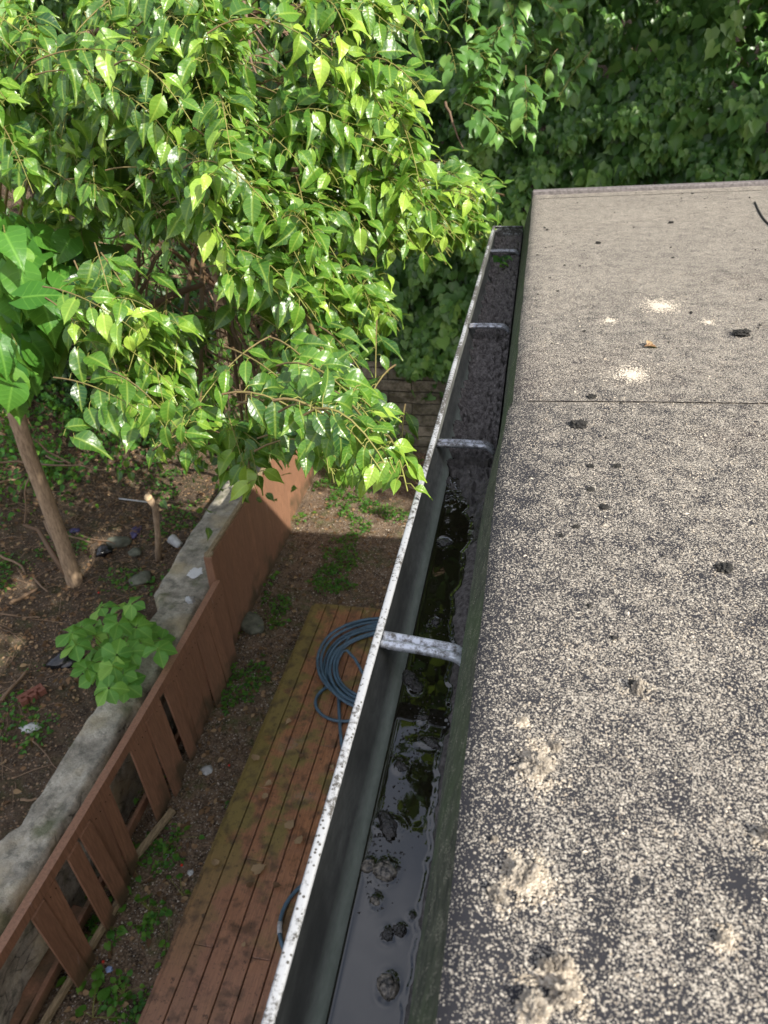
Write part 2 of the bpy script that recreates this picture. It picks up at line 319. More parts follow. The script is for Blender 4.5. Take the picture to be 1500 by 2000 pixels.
class MB:
    def __init__(s): s.v = []; s.f = []; s.a = []
    def add(s, V, Fc, a=0.):
        o = len(s.v); s.v += [tuple(x) for x in V]; s.f += [tuple(i+o for i in f) for f in Fc]; s.a += [a]*len(V) if np.isscalar(a) else list(a)
    def box(s, c, size, rot=None, bev=0., jit=0.):
        hx, hy, hz = [k/2 for k in size]; b = min(bev, hx*.9, hy*.9, hz*.9)
        V = []; 
        if b <= 0:
            for x in (-hx, hx):
                for y in (-hy, hy):
                    for z in (-hz, hz): V.append(Vector((x, y, z)))
            Fc = [(0, 1, 3, 2), (4, 6, 7, 5), (0, 4, 5, 1), (2, 3, 7, 6), (0, 2, 6, 4), (1, 5, 7, 3)]
        else:
            import bmesh
            bm = bmesh.new(); bmesh.ops.create_cube(bm, size=1)
            for v in bm.verts: v.co = Vector((v.co.x*2*hx, v.co.y*2*hy, v.co.z*2*hz))
            bmesh.ops.bevel(bm, geom=bm.edges[:], offset=b, segments=1, affect='EDGES')
            bm.verts.index_update(); V = [v.co.copy() for v in bm.verts]; Fc = [tuple(v.index for v in f.verts) for f in bm.faces]; bm.free()
        if jit: V = [v+Vector([random.uniform(-jit, jit) for _ in range(3)]) for v in V]
        if rot is not None: V = [rot@v for v in V]
        s.add([v+Vector(c) for v in V], Fc); return s
    def tube(s, pts, rad, n=8, cap=True, a=0.):
        pts = [Vector(p) for p in pts]; m_ = len(pts); rr = rad if hasattr(rad, '__len__') else [rad]*m_
        aa = a if hasattr(a, '__len__') else [a]*m_
        V = []; A = []; up = None
        for i, p in enumerate(pts):
            d = (pts[min(i+1, m_-1)]-pts[max(i-1, 0)]).normalized()
            if up is None: up = d.orthogonal().normalized()
            up = (up-d*up.dot(d)); up = up.normalized() if up.length > 1e-6 else d.orthogonal().normalized()
            sd = d.cross(up)
            for k in range(n):
                th = 2*math.pi*k/n; V.append(p+(up*math.cos(th)+sd*math.sin(th))*rr[i]); A.append(aa[i])
        Fc = [(i*n+k, i*n+(k+1) % n, (i+1)*n+(k+1) % n, (i+1)*n+k) for i in range(m_-1) for k in range(n)]
        if cap: Fc += [tuple(range(n-1, -1, -1)), tuple((m_-1)*n+k for k in range(n))]
        s.add(V, Fc, A); return s
    def build(s, name, mat, parent=None, smooth=False):
        return mesh(name, s.v, s.f, mat, parent, smooth, {'tint': s.a})
def blob(name, loc, size, mat, parent=None, seed=0, rough=.35, sub=3, freq=2.2, smooth=True, flat=None):
    import bmesh
    bm = bmesh.new(); bmesh.ops.create_icosphere(bm, subdivisions=sub, radius=1)
    V = np.array([v.co[:] for v in bm.verts]); Fc = [tuple(v.index for v in f.verts) for f in bm.faces]; bm.free()
    r = 1+rough*2*(fbm(V*freq+seed*7.7+20, 4, seed)-.5)+.25*rough*2*(vn(V*freq*5+seed*3+40, seed)-.5)
    V = V*r[:, None]*np.array(size)
    if flat is not None: V[:, 2] = np.maximum(V[:, 2], flat)
    o = mesh(name, V, Fc, mat, parent, smooth); o.location = loc; o.rotation_euler.z = seed*1.3 % 6; return o

octV = np.array([(1, 0, 0), (-.6, .8, 0), (-.5, -.9, .1), (0, 0, .9), (.1, .1, -.5)]); octF = np.array([(0, 1, 3), (1, 2, 3), (2, 0, 3), (1, 0, 4), (2, 1, 4), (0, 2, 4)])
def grains(name, P, s, parent=None, tint=None):
    N = len(P); th = RS.rand(N)*6.28; c, s_ = np.cos(th), np.sin(th)
    v = octV[None]*s[:, None, None]*RS.uniform(.6, 1.4, (N, 5, 1)); v = v*np.stack([RS.uniform(.7, 1.3, N), RS.uniform(.7, 1.3, N), RS.uniform(.5, .95, N)], -1)[:, None]
    V = np.empty_like(v); V[..., 0] = v[..., 0]*c[:, None]-v[..., 1]*s_[:, None]; V[..., 1] = v[..., 0]*s_[:, None]+v[..., 1]*c[:, None]; V[..., 2] = v[..., 2]
    V += P[:, None]; tint = RS.rand(N) if tint is None else tint
    return mesh(name, V.reshape(-1, 3), (octF[None]+(np.arange(N)*5)[:, None, None]).reshape(-1, 3), M['grit'], parent, False, {'tint': np.repeat(tint, 5)})

# leaf templates: (x across, y along, z lift)
def tmpl_leaf(widths, cols=5, fold=.22, droop=.3, base=.0, wav=.04):
    n = len(widths); V = []; UV = []
    for i, w in enumerate(widths):
        v = i/(n-1)
        for j in range(cols):
            u = -1+2*j/(cols-1)
            y = v-(base*abs(u)**1.5*(1-v)**4); V.append((u*w, y, fold*abs(u*w)-droop*v*v+wav*math.sin(v*9+u*2)*abs(u))); UV.append((u*w, v, u))
    Fc = [(i*cols+j, i*cols+j+1, (i+1)*cols+j+1, (i+1)*cols+j) for i in range(n-1) for j in range(cols-1)]
    return np.array(V), np.array(Fc), np.array(UV)
T_mulb = tmpl_leaf([.10, .30, .37, .375, .33, .25, .15, .05, .0], 5, .28, .30, .16, .035)
T_mulb2 = tmpl_leaf([.05, .20, .27, .285, .26, .20, .12, .045, .0], 5, .30, .42, .10, .05)
T_heart = tmpl_leaf([.16, .40, .47, .45, .38, .28, .16, .06, .0], 5, .22, .34, .26, .05)
T_obov = tmpl_leaf([.03, .10, .18, .26, .32, .33, .27, .14, .0], 5, .22, .3, 0, .03)
T_oval = tmpl_leaf([.02, .16, .26, .27, .2, .09, .0], 3, .3, .25, 0, .0)
T_small = tmpl_leaf([.08, .36, .36, .2, .0], 3, .3, .25, .08, 0)
def tmpl_lobed():
    out = [(0, 0), (.26, -.10), (.36, .08), (.46, .24), (.35, .40), (.30, .64), (.14, .74), (0, 1.0)]
    L = [(-x, y) for x, y in out[1:-1]][::-1]; ring = out+L
    V = [(0, .32, .0)]+[(x, y, .28*abs(x)-.25*y*y+.05) for x, y in ring]; n = len(ring)
    return np.array(V), np.array([(0, 1+i, 1+(i+1) % n) for i in range(n)]), np.array([(x, y, 0) for x, y, z in V])
T_lobe = tmpl_lobed()
def nrmz(a): return a/np.maximum(np.linalg.norm(a, axis=-1, keepdims=True), 1e-9)
def leaves(name, T, pos, tip, nrm, size, mat, parent=None, tint=None, wid=None):
    tv, tf, tu = T; N = len(pos); tip = nrmz(tip); nrm = nrm-tip*np.sum(nrm*tip, -1, keepdims=True); nrm = nrmz(nrm); sd = np.cross(tip, nrm)
    wid = np.ones(N) if wid is None else wid; size = np.asarray(size); cur = RS.uniform(.4, 1.7, N)
    V = pos[:, None]+size[:, None, None]*(tv[None, :, 0:1]*wid[:, None, None]*sd[:, None]+tv[None, :, 1:2]*tip[:, None]+tv[None, :, 2:3]*cur[:, None, None]*nrm[:, None])
    Fc = (tf[None]+(np.arange(N)*len(tv))[:, None, None]).reshape(-1, tf.shape[1])
    tint = RS.rand(N) if tint is None else tint
    return mesh(name, V.reshape(-1, 3), Fc, mat, parent, True, {'tint': np.repeat(tint, len(tv)), 'luv': np.tile(tu, (N, 1))})
UP = np.array([0, 0, 1.])

# ------------------------------------------------------------------ ground and terrain
def gz(X, Y):
    X = np.asarray(X, float); Y = np.asarray(Y, float)
    z = -.13+.05*(fbm(P3(X*1.2, Y*1.2), 4, 3)-.5)+.035*(fbm(P3(X*7, Y*7), 3, 5)-.5)
    left = np.clip((-3.28-X)/.12, 0, 1); z = z*(1-left)+left*(.40+.22*(fbm(P3(X*.9, Y*.9, 3), 4, 8)-.5)+.06*(fbm(P3(X*8, Y*8), 3, 5)-.5)+.10*np.clip(-X-4.5, 0, 8))
    bk = np.clip((Y-10.5)/.1, 0, 1); z = np.where(bk > 0, z+bk*(1.35+.95*np.clip(Y-10.5, 0, 9)+.1*np.clip(-X-3, 0, 5)), z)
    return z
xs = np.concatenate([[-300, -120, -50, -25], np.arange(-14, -7, .25), np.arange(-7, 1.2, .035), np.arange(1.4, 14, .4), [25, 50, 120, 300]])
ys = np.concatenate([[-300, -100, -30, -10, -3], np.arange(0, 1.4, .2), np.arange(1.4, 10.8, .04), np.arange(11, 22, .5), [30, 60, 120, 300]])
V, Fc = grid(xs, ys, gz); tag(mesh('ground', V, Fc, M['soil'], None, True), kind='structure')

# ------------------------------------------------------------------ house
RZ = CAMZ-.612; LZ = CAMZ-.75; WZ = CAMZ-.832; YE = 3.885
def redge(Y):
    Y = np.asarray(Y, float)
    return np.interp(Y, [-2, 1.1, 1.36, 1.42, 3.9], [-.033, -.031, -.026, -.016, -.010])+.004*(fbm(P3(Y*6, 0), 3, 4)-.5)
house = empty('house', (2.5, 1.0, 0), 'house with low flat felt roof covered in pale grit, seen from on top', 'house')
# roofing felt: rounded edge rolling over toward the gutter
ys = np.concatenate([np.arange(-2.5, .1, .1), np.arange(.1, YE+.001, .008)])
ss = np.concatenate([[-3, -2, -1, -.6, -.3], np.arange(0, .1, .01), np.arange(.1, 1.3, .025), np.arange(1.4, 6.1, .4)])
ss = ss[5:]
Xg, Yg = np.meshgrid(ss, ys, indexing='ij')
def roofz(X, Y):
    e = np.clip(X/.018, 0, 1); seam = .0035*(1/(1+np.exp((Y-1.40)*400)))
    return RZ+.032*X-.008*(1-e)**2+.005*(fbm(P3(X*5, Y*5), 3, 2)-.5)+.0012*(fbm(P3(X*60, Y*60), 2, 9)-.5)+seam
Xr = Xg+redge(Yg)*np.clip(1-Xg/.4, 0, 1); Zr = roofz(Xg, Yg)
V = P3(Xr, Yg, Zr).reshape(-1, 3); nx, ny = Xg.shape; i = np.arange(nx-1)[:, None]*ny+np.arange(ny-1)[None]
roof = mesh('roof', V, np.stack([i, i+ny, i+ny+1, i+1], -1).reshape(-1, 4), M['roof'], house, True)
# flank of the felt hanging into the gutter
ys2 = np.arange(-1.5, YE+.001, .006); tt = np.linspace(0, 1, 14)
Tg, Yf = np.meshgrid(tt, ys2, indexing='ij'); e0 = redge(Yf)
bulge = np.interp(Yf, [0, 1.3, 1.45, 4], [.006, .006, .0, .0])
bot = np.interp(Yf, [0, 1.15, 1.6, 4], [-.068, -.060, -.049, -.049])
Xf = e0+(bot-e0)*(1-(1-Tg)**1.5)-bulge*np.sin(Tg*math.pi)+.003*(fbm(P3(Tg*5, Yf*30), 3, 6)-.5)*np.clip(Tg*8, 0, 1)
Zf = (RZ-.008)+Tg*((CAMZ-.84)-(RZ-.008)); Zf[0] = roofz(np.zeros_like(Yf[0]), Yf[0])
V = P3(Xf, Yf, Zf).reshape(-1, 3); nx, ny = Tg.shape; i = np.arange(nx-1)[:, None]*ny+np.arange(ny-1)[None]
mesh('roof_flashing', V, np.stack([i, i+1, i+ny+1, i+ny], -1).reshape(-1, 4), M['flank'], house, True)
# seams and far trim
mb = MB(); n_ = 90
V = []
for k in range(n_):
    x = -.02+6*(k/(n_-1))**1.5; y = 1.402+.004*math.sin(x*7)+.012*x; z = float(roofz(np.array(x), np.array(1.5)))
    V += [(x, y-.0035, z+.0045), (x, y+.0025, z+.0005)]
mb.add(V, [(2*k, 2*k+2, 2*k+3, 2*k+1) for k in range(n_-1)]); mb.build('roof_seam', M['trim'], house)
mb = MB(); V = []
for k in range(n_):
    x = .01+6*(k/(n_-1))**1.5; y = YE-.125+.012*math.sin(x*3)+.006*math.sin(x*11); z = float(roofz(np.array(x), np.array(3.0)))
    V += [(x, y-.0025, z+.0025), (x, y+.002, z+.0005)]
mb.add(V, [(2*k, 2*k+2, 2*k+3, 2*k+1) for k in range(n_-1)]); mb.build('roof_seam', M['trim'], house)
mb = MB()
mb.box((3.0, YE+.022, RZ+.10), (6.03, .045, .03), Matrix.Rotation(-math.atan(.032), 3, 'Y'), .006)
mb.box((3.0, YE+.043, RZ+.02), (6.03, .018, .17), Matrix.Rotation(-math.atan(.032), 3, 'Y'), .004)
mb.build('roof_edge_trim', M['trim'], house)
pts = [at(x, y, .585) for x, y in ((1474, 396), (1480, 410), (1488, 424), (1496, 434), (1510, 446))]
mb = MB(); mb.tube([(p[0], p[1], float(roofz(p[0], p[1]))+.001) for p in pts], .004, 6); mb.build('crack', M['moss'], house)
mb = MB(); mb.box((.010, 1.1, RZ-.16), (.03, 5.5, .24)); mb.build('fascia', M['fascia'], house)
mb = MB(); mb.box((3.1, .9, (RZ-.2)/2), (5.9, 5.6, RZ-.3), None, .0); mb.build('wall', M['render'], house)

# ------------------------------------------------------------------ gutter
Y0 = -.4
gut = empty('rain_gutter', (-.12, 1.7, LZ-.1), 'dirty white painted metal rain gutter hung along the roof edge, clogged with sludge', 'gutter')
prof_in = [(-.1845, -.75), (-.1845, -.757), (-.183, -.768), (-.179, -.782), (-.173, -.797), (-.167, -.808), (-.158, -.822), (-.150, -.836), (-.147, -.850), (-.145, -.862), (-.047, -.862), (-.0465, -.757)]
prof_out = [(-.194, -.75), (-.195, -.762), (-.1945, -.775), (-.186, -.79), (-.178, -.803), (-.168, -.815), (-.157, -.83), (-.152, -.85), (-.148, -.865), (-.045, -.865), (-.045, -.757)]
def strip(prof, name, mat, wob=.0006):
    ys = np.arange(Y0, YE-.03, .02); V = []; n = len(prof)
    for y in ys:
        w = wob*3*(fbm(P3(y*5, 1), 2, 1)-.5)
        for x, c in prof: V.append((x+w*(1 if x < -.1 else 0), y, CAMZ+c))
    Fc = [(i*n+k, i*n+k+1, (i+1)*n+k+1, (i+1)*n+k) for i in range(len(ys)-1) for k in range(n-1)]
    return mesh(name, V, Fc, mat, gut, True)
strip(prof_in, 'trough', M['inside']); strip(prof_out, 'outer_face', M['lip'])
strip([(-.1955, -.7535), (-.1952, -.7495), (-.1942, -.7478), (-.192, -.7475), (-.187, -.748), (-.1845, -.7488), (-.1838, -.751), (-.184, -.755)], 'front_lip', M['lip'])
mb = MB(); mb.box((-.119, YE-.034, CAMZ-.806), (.147, .003, .112)); mb.box((-.119, YE-.037, LZ+.001), (.149, .012, .004), None, .001); mb.build('end_cap', M['lip'], gut)
def hanger(y, mat, w=.028, sk=0., z0=-.756, droop=0.):
    pr = [(-w/2, -.007), (-w/2+.001, .0), (-w/2+.005, .003), (-w/2+.009, .0025), (-w*.12, -.004), (w*.12, -.004), (w/2-.009, .0025), (w/2-.005, .003), (w/2-.001, .0), (w/2, -.007)]
    V = []; xs_ = np.linspace(-.183, -.052, 20); n = len(pr)
    for x in xs_:
        f = (x+.183)/.131; end = -.014*max(0, (f-.86)/.14)**1.3; fl = min(1, f/.12)
        for dy, dz in pr: V.append((x, y+dy*(1-.12*math.sin(f*3))+sk*(x+.12), CAMZ+z0+dz*(.55+.45*fl)+.002*math.sin(f*math.pi)+end-droop*f))
    Fc = [(i*n+k, i*n+k+1, (i+1)*n+k+1, (i+1)*n+k) for i in range(19) for k in range(n-1)]
    o = mesh('hanger', V, Fc, mat, gut, True)
    s_ = o.modifiers.new('s', 'SOLIDIFY'); s_.thickness = .0014
    return o
hy = [at(750, 1253, .756)[1], at(866, 858, .757)[1], at(932, 632, .757)[1], 3.45]
hanger(hy[0], M['galv'], .032, -.12); hanger(hy[1], M['galvdirty'], .030, 0, -.765); hanger(hy[2], M['galvdirty'], .030, 0, -.763); hanger(hy[3], M['galvdirty'], .03, 0, -.775)

# sludge height field and standing water
def sludge(X, Y):
    n = .5-np.abs(fbm(P3(X*38, Y*26), 4, 21)-.5)*4; n2 = fbm(P3(X*95, Y*80), 4, 22)-.5; n = np.clip(n, -.8, .5); n3 = fbm(P3(X*9, Y*7), 2, 25)-.5
    edge = np.interp(Y, [0, .35, .50, .62, .75, .88, 1.0, 1.15, 1.3, 1.42, 1.6], [-.075, -.078, -.072, -.076, -.080, -.078, -.092, -.090, -.080, -.10, -.2])
    edge = edge+.016*(fbm(P3(Y*22, 0), 3, 23)-.5)
    bank = np.clip((X-edge)/.018, -1.2, 1)*.013
    fill = np.clip((Y-1.28)/.3, 0, 1)
    lump = np.clip((Y-.95)/.3, 0, 1)*(1-fill)*(.004+.02*n3)
    h = bank+lump*1.0-.002+.010*n*(.4+fill*1.6)+.006*n2*(.5+1.8*fill)
    hf = .012+.026*n+.030*n2+.024*n3+np.clip((Y-1.6)/2.2, 0, 1)*.022+.006*np.clip((X+.11)/.05, -1, 1)
    return WZ+h*(1-fill)+hf*fill
gx = np.linspace(-.1535, -.0475, 66); gy = np.concatenate([np.arange(-.3, .25, .02), np.arange(.25, YE-.038, .0032)])
V, Fc = grid(gx, gy, sludge)
V[:, 2] = np.maximum(V[:, 2], CAMZ-.858)
hgt = V[:, 2]-WZ; wet = np.clip(1.15-(V[:, 1]-1.05)/.62, 0, 1)
wet = np.clip(np.where(V[:, 1] < 1.2, np.clip((.0035-hgt)/.003, .05, 1), wet)+.5*(fbm(V*30, 3, 3)-.5)*(V[:, 1] < 2), 0, 1)
V[:, 0] = np.where(hgt > .004, V[:, 0], V[:, 0])
# toward the front the sludge meets the sloping face of the trough
V[:, 0] -= np.clip((V[:, 2]-(CAMZ-.836))/.05, 0, 1)*.028*np.clip((-V[:, 0]-.1)/.05, 0, 1)
tag(mesh('gutter_sludge', V, Fc, M['sludge'], None, True, {'wet': wet}), 'dark wet silt and leaf sludge clogging the gutter', 'sludge', None, 'stuff')

CL = [  # photo x, y, size (m) , kind, label
 (752, 1703, (.0165, .021, .011), 'stone', 'pale wet clod with a grey top beside a darker one in the gutter water'),
 (719, 1693, (.011, .013, .008), 'stone', 'brown wet clod against the front wall of the gutter, left of the pale clod'),
 (733, 1761, (.006, .009, .006), 'stone', 'smallest oval brown clod alone in the grey reflecting gutter water'),
 (757, 1611, (.027, .014, .009), 'mud', 'wide shiny black mud lump in the gutter water where tree reflections begin'),
 (757, 1927, (.014, .018, .012), 'stone', 'big round grey-black clod nearest the camera in the gutter water'),
 (757, 1826, (.009, .010, .007), 'mud', 'left one of two glossy black mud flakes side by side in the gutter water'),
 (781, 1818, (.010, .009, .007), 'mud', 'right one of two glossy black mud flakes side by side in the gutter water'),
 (806, 1791, (.005, .005, .004), 'mud', 'tiny black crumb at the silt edge of the gutter water'),
 (843, 1452, (.020, .009, .007), 'mud', 'curled glossy mud lump beside the silt bank of the gutter'),
 (783, 1498, (.010, .013, .004), 'mud', 'low wet crumbs of mud against the front wall in the dark water'),
 (800, 1325, (.022, .014, .008), 'mud', 'lumpy wet mud just in front of the white hanger'),
 (812, 1340, (.013, .018, .007), 'mud', 'wet mud knob beside the lumpy mud below the white hanger'),
 (826, 1402, (.007, .012, .005), 'mud', 'narrow wet mud ridge midway between hanger and curled lump'),
 (850, 1215, (.010, .013, .006), 'mud', 'rounded wet mud lump just behind the white hanger'),
 (868, 1060, (.018, .020, .008), 'mud', 'shiny black mud heap in the gutter before the silted half'),
]
cpos = []
for k, (x, y, sz, kd, lb) in enumerate(CL):
    sz = tuple(q*(.74 if j < 2 else .6) for j, q in enumerate(sz)); p = at(x, y, CAMZ-WZ); cpos.append((p[0], p[1], sz))
    o = blob('mud_clod', (p[0], p[1], WZ+sz[2]*.15), sz, M['wetstone' if kd == 'stone' else 'wetmud'], None, k+1, .5 if kd == 'mud' else .26, 4, 2.4 if kd == 'mud' else 1.6)
    tag(o, lb, 'clod', 'wet clods in the gutter')
wx = np.linspace(-.1515, -.0475, 70); wy = np.arange(-.3, 1.75, .0018)
V, Fc = grid(wx, wy, lambda X, Y: X*0+WZ)
rise = np.zeros(len(V))
for (cx, cy, sz) in cpos:
    d = np.sqrt(((V[:, 0]-cx)/sz[0])**2+((V[:, 1]-cy)/sz[1])**2)-1; d = np.maximum(d, 0)*min(sz[0], sz[1])
    rise = np.maximum(rise, .0010*np.exp(-d/.0028)*(.4+1.2*vn(V*60, 4)))
sh = sludge(V[:, 0], V[:, 1])-WZ; rise = np.maximum(rise, np.clip(.0014+sh*.35, 0, .0014))
rise = np.maximum(rise, .0012*np.exp(-(V[:, 0]+.1505)/.0025)); V[:, 2] += rise
tag(mesh('water', V, Fc, M['water'], None, True), kind='structure')
cc = np.array([(a, b) for a, b, c in cpos if b > .5]); j = RS.randint(0, len(cc), 420); X = cc[j, 0]+RS.normal(0, .011, 420); Y = cc[j, 1]+RS.normal(0, .028, 420); kk = (X > -.148) & (X < -.06); X, Y = X[kk], Y[kk]; q = RS.uniform(.0010, .0028, len(X))
mc_ = grains('mud_crumbs', P3(X, Y, WZ+q*.1), q); mc_.data.materials.clear(); mc_.data.materials.append(M['wetmud']); tag(mc_, 'small wet crumbs of mud floating among the clods', 'mud', None, 'stuff')
# wilted sprig at the far end
sp = empty('wilted_sprig', tuple(at(990, 520, .79)), 'wilted green leaf sprig lying on the sludge near the gutter end', 'sprig')
b0 = at(992, 505, .775); mb = MB(); P_ = []; 
for k in range(7):
    e = b0+np.array([random.uniform(-.045, .03), random.uniform(-.12, .08), random.uniform(-.012, .006)]); mb.tube([b0, (b0+e)/2+[0, 0, .012], e], .0015, 5); P_.append(e)
mb.build('stem', M['weed'], sp); P_ = np.array(P_); leaves('leaf', T_mulb, P_, RS.normal(0, 1, (7, 3))*[1, 1, .2], UP+RS.normal(0, .5, (7, 3)), np.full(7, .04), M['weed'], sp)

# ------------------------------------------------------------------ loose things on the roof
def onroof(x, y, dz=0.):
    p = at(x, y, .60); q = at(x, y, CAMZ-(float(roofz(p[0], p[1])))); return np.array([q[0], q[1], float(roofz(q[0], q[1]))+dz])
N = 150000; X = RS.uniform(-.03, 1.0, N); Y = RS.uniform(.22, 2.4, N)
dn = .24+1.0*(fbm(P3(X*26, Y*26), 4, 31)-.47)+.55*(fbm(P3(X*80, Y*80), 2, 32)-.5); dn *= np.interp(X, [-.03, .02, .07, 1], [.3, .7, 1, 1])*np.interp(Y, [.2, 1.2, 2.4], [1.5, 1.0, .35])
k = (RS.rand(N) < dn*1.3) & (X > .004) & (X < .12+.30*Y+.15); X, Y = X[k], Y[k]; X = X+redge(Y)*np.clip(1-X/.4, 0, 1)
s = np.exp(RS.normal(math.log(.0009), .38, len(X)))
tag(grains('loose_grit', P3(X, Y, roofz(X, Y)+s*.3), s), 'pale loose grit scattered over the dark roof felt', 'grit', None, 'stuff')
def clump(x, y, sx, sy, h, label, seed):
    p = onroof(x, y); o = blob('grit_clump', (p[0], p[1], p[2]), (sx*.58, sy*.62, h*1.5), M['clod'], None, seed, .75, 5, 2.8, False)
    tag(o, label, 'grit clump', 'clumps of pale grit on the roof')
    n = int(2400*min(1, (sx/.02)**1.5)); r = np.abs(RS.normal(0, .62, n)); th = RS.rand(n)*6.28; X = p[0]+sx*r*np.cos(th); Y = p[1]+sy*1.2*r*np.sin(th)
    q = RS.uniform(.0007, .0021, n); kk = fbm(P3(X*90, Y*90), 2, 77) > .47; X, Y, q, r = X[kk], Y[kk], q[kk], r[kk]; g = tag(grains('crumbs', P3(X, Y, roofz(X, Y)+q*.4+h*.55*np.exp(-r*r*1.6)), q, None), kind='stuff'); g.parent = o; g.matrix_parent_inverse = (Matrix.Translation(o.location)@Matrix.Rotation(o.rotation_euler.z, 4, 'Z')).inverted()
for k, a in enumerate([
 (1050, 1500, .020, .022, .010, 'rough pale grit mound with orange flecks, left middle of the near roof'), (1085, 1462, .010, .009, .006, 'small grit mound just behind the mound with orange flecks'),
 (1245, 1350, .013, .010, .008, 'grit lump casting a dark shadow, right of the gutter hanger'), (1020, 1412, .007, .006, .005, 'small round grit lump between gutter hanger and orange-flecked mound'),
 (1025, 1715, .020, .017, .009, 'broad low grit mound in the middle of the near roof edge'), (965, 1650, .006, .007, .006, 'smooth pale pebble of grit close to the roof edge'),
 (970, 1755, .010, .014, .007, 'oblong grit lump left of the broad low mound'), (1097, 1887, .011, .010, .009, 'knobbly grit lump, upper of the pair near the bottom edge'),
 (1100, 1950, .016, .013, .010, 'large pinkish grit lump with a shadow, lower of the pair near the bottom'), (1042, 1975, .018, .018, .008, 'spread grit heap at the bottom of the roof, left of the pinkish lump'),
 (918, 1915, .010, .024, .004, 'long flat grey-tan grit streak at the lower left roof edge'), (1065, 1890, .008, .009, .006, 'small grit knob left of the upper knobbly lump'),
 (1498, 1640, .012, .012, .008, 'grit lump cut by the right edge of the photo'), (1410, 1838, .010, .008, .005, 'low brown grit lump at the lower right of the roof')]): clump(*a, k+50)
for k, (x, y, s, lb) in enumerate([
 (1447, 654, .024, 'largest ragged black moss tuft at the upper right of the roof'), (1130, 832, .018, 'flat black moss lump just in front of the roof seam'), (1156, 776, .011, 'small black moss lump just behind the roof seam'),
 (1415, 1113, .014, 'black moss lump alone on the right middle of the roof'), (1153, 911, .008, 'left of two small black moss bits in a row on the roof'), (1205, 912, .009, 'right of two small black moss bits in a row on the roof'),
 (1153, 957, .008, 'black moss bit below the row of two on the roof'), (1180, 992, .009, 'black moss crumb lowest of the small ones mid roof'), (1240, 1340, .009, 'black moss bit behind the shaded grit lump'),
 (1168, 476, .012, 'black moss bit near the far end of the roof, left'), (1310, 436, .013, 'black moss bit near the far roof trim'), (1005, 893, .007, 'black moss crumb beside the roof edge mid gutter'),
 (1125, 1030, .007, 'black moss crumb left of centre on the roof')]):
    p = onroof(x, y); o = blob('moss_lump', (p[0], p[1], p[2]+s*.12), (s*.75, s*.68, s*.42), M['moss'], None, k+90, .85, 4, 3.0, False); tag(o, lb, 'moss lump', 'black moss lumps on the roof')
X = RS.uniform(.02, 1.3, 420); Y = RS.uniform(.5, 3.85, 420); q = np.exp(RS.normal(math.log(.0024), .45, 420)); fl = grains('moss_flecks', P3(X, Y, roofz(X, Y)+q*.3), q); fl.data.materials.clear(); fl.data.materials.append(M['moss']); tag(fl, 'tiny black moss flecks dotted over the roof', 'moss', None, 'stuff')
p = onroof(1258, 680); dl = leaves('dry_leaf', T_oval, np.array([p+[0, 0, .004], p+[.008, .004, .004]]), np.array([[1, .2, .1], [.3, .8, .4]]), np.array([[0, 0, 1.], [.3, .3, .8]]), np.array([.04, .028]), M['dryleaf'], None, np.array([.5, 1.])); tag(dl, 'curled tan dry leaf on the roof between two pale grit patches', 'leaf')
for x, y, r, lb in ((1290, 598, .055, 'pale sandy patch nearer the far end of the roof'), (1234, 732, .045, 'pale sandy patch just behind the roof seam'), (1190, 627, .02, 'tiny pale sandy patch left of the far sandy patch'), (1383, 630, .02, 'tiny pale sandy patch right of the far sandy patch')):
    n = int(1300*(r/.05)**1.8); p = onroof(x, y); q = np.abs(RS.normal(0, .55, n))*r; th = RS.rand(n)*6.28; X = p[0]+q*np.cos(th); Y = p[1]+1.3*q*np.sin(th)
    tag(grains('sandy_patch', P3(X, Y, roofz(X, Y)+.001), RS.uniform(.001, .0022, n), None, np.full(n, 1.)), lb, 'sand patch', 'sandy patches on the roof')

# ------------------------------------------------------------------ deck
deck = empty('wooden_deck', (-1.1, 3.0, 0), 'red-brown mossy plank deck below the gutter', 'deck')
DY = 6.27; x = -2.155; k = 0
while x < -.02:
    w = .136; y = -.5; cuts = [-.5, random.uniform(1.6, 4.4), DY-random.uniform(0, .012)]
    if k % 3 == 1: cuts = [-.5, random.uniform(1.8, 2.6), random.uniform(3.6, 4.6), DY]
    for a, b in zip(cuts[:-1], cuts[1:]):
        if b > 1.2: MB().box((x+w/2, (a+b)/2, -.019+random.uniform(-.0015, .0015)), (w, b-a-.003, .036), None, .004).build('plank', M['deck'], deck)
    x += w+.0085; k += 1
for y in np.arange(.4, DY, .58): MB().box((-1.08, y, -.09), (2.1, .04, .1)).build('joist', M['rawwood'], deck)
MB().box((-2.175, 2.9, -.085), (.03, 6.7, .12), None, .004).build('edge_board', M['deck'], deck)
# hose
def hose_pts():
    P = []; c = np.array([-1.22, 5.36]); n = 9*40
    for i in range(n):
        th = i/40*2*math.pi; t_ = i/n; r = .60-.15*(i//40 % 5)/5+.05*math.sin(i*.047+1)
        P.append((c[0]+r*math.cos(-th+2.4)+.05*math.sin(i*.019), c[1]+r*1.04*math.sin(-th+2.4)+.07*math.cos(i*.023), .018+.026*(t_*4.0 % 1.7)+.010*math.sin(i*.3)+.02*t_))
    e = P[-1]; c2 = np.array([-1.50, 4.83])
    for i in range(26):
        th = .6-i/25*4.9; P.append((c2[0]+.29*math.cos(th)+.03, c2[1]+.25*math.sin(th), .018+.03*math.exp(-i*.4)))
    q = P[-1]
    for i in range(1, 16): t_ = i/15; P.append((q[0]+.75*t_-.1*math.sin(t_*3), q[1]+(3.2-q[1])*t_, .018))
    for i in range(26): th = math.radians(75)+i/25*math.radians(230); P.append((-1.13+.33*math.cos(th), 2.75+.33*math.sin(th)*1.05, .018))
    return P
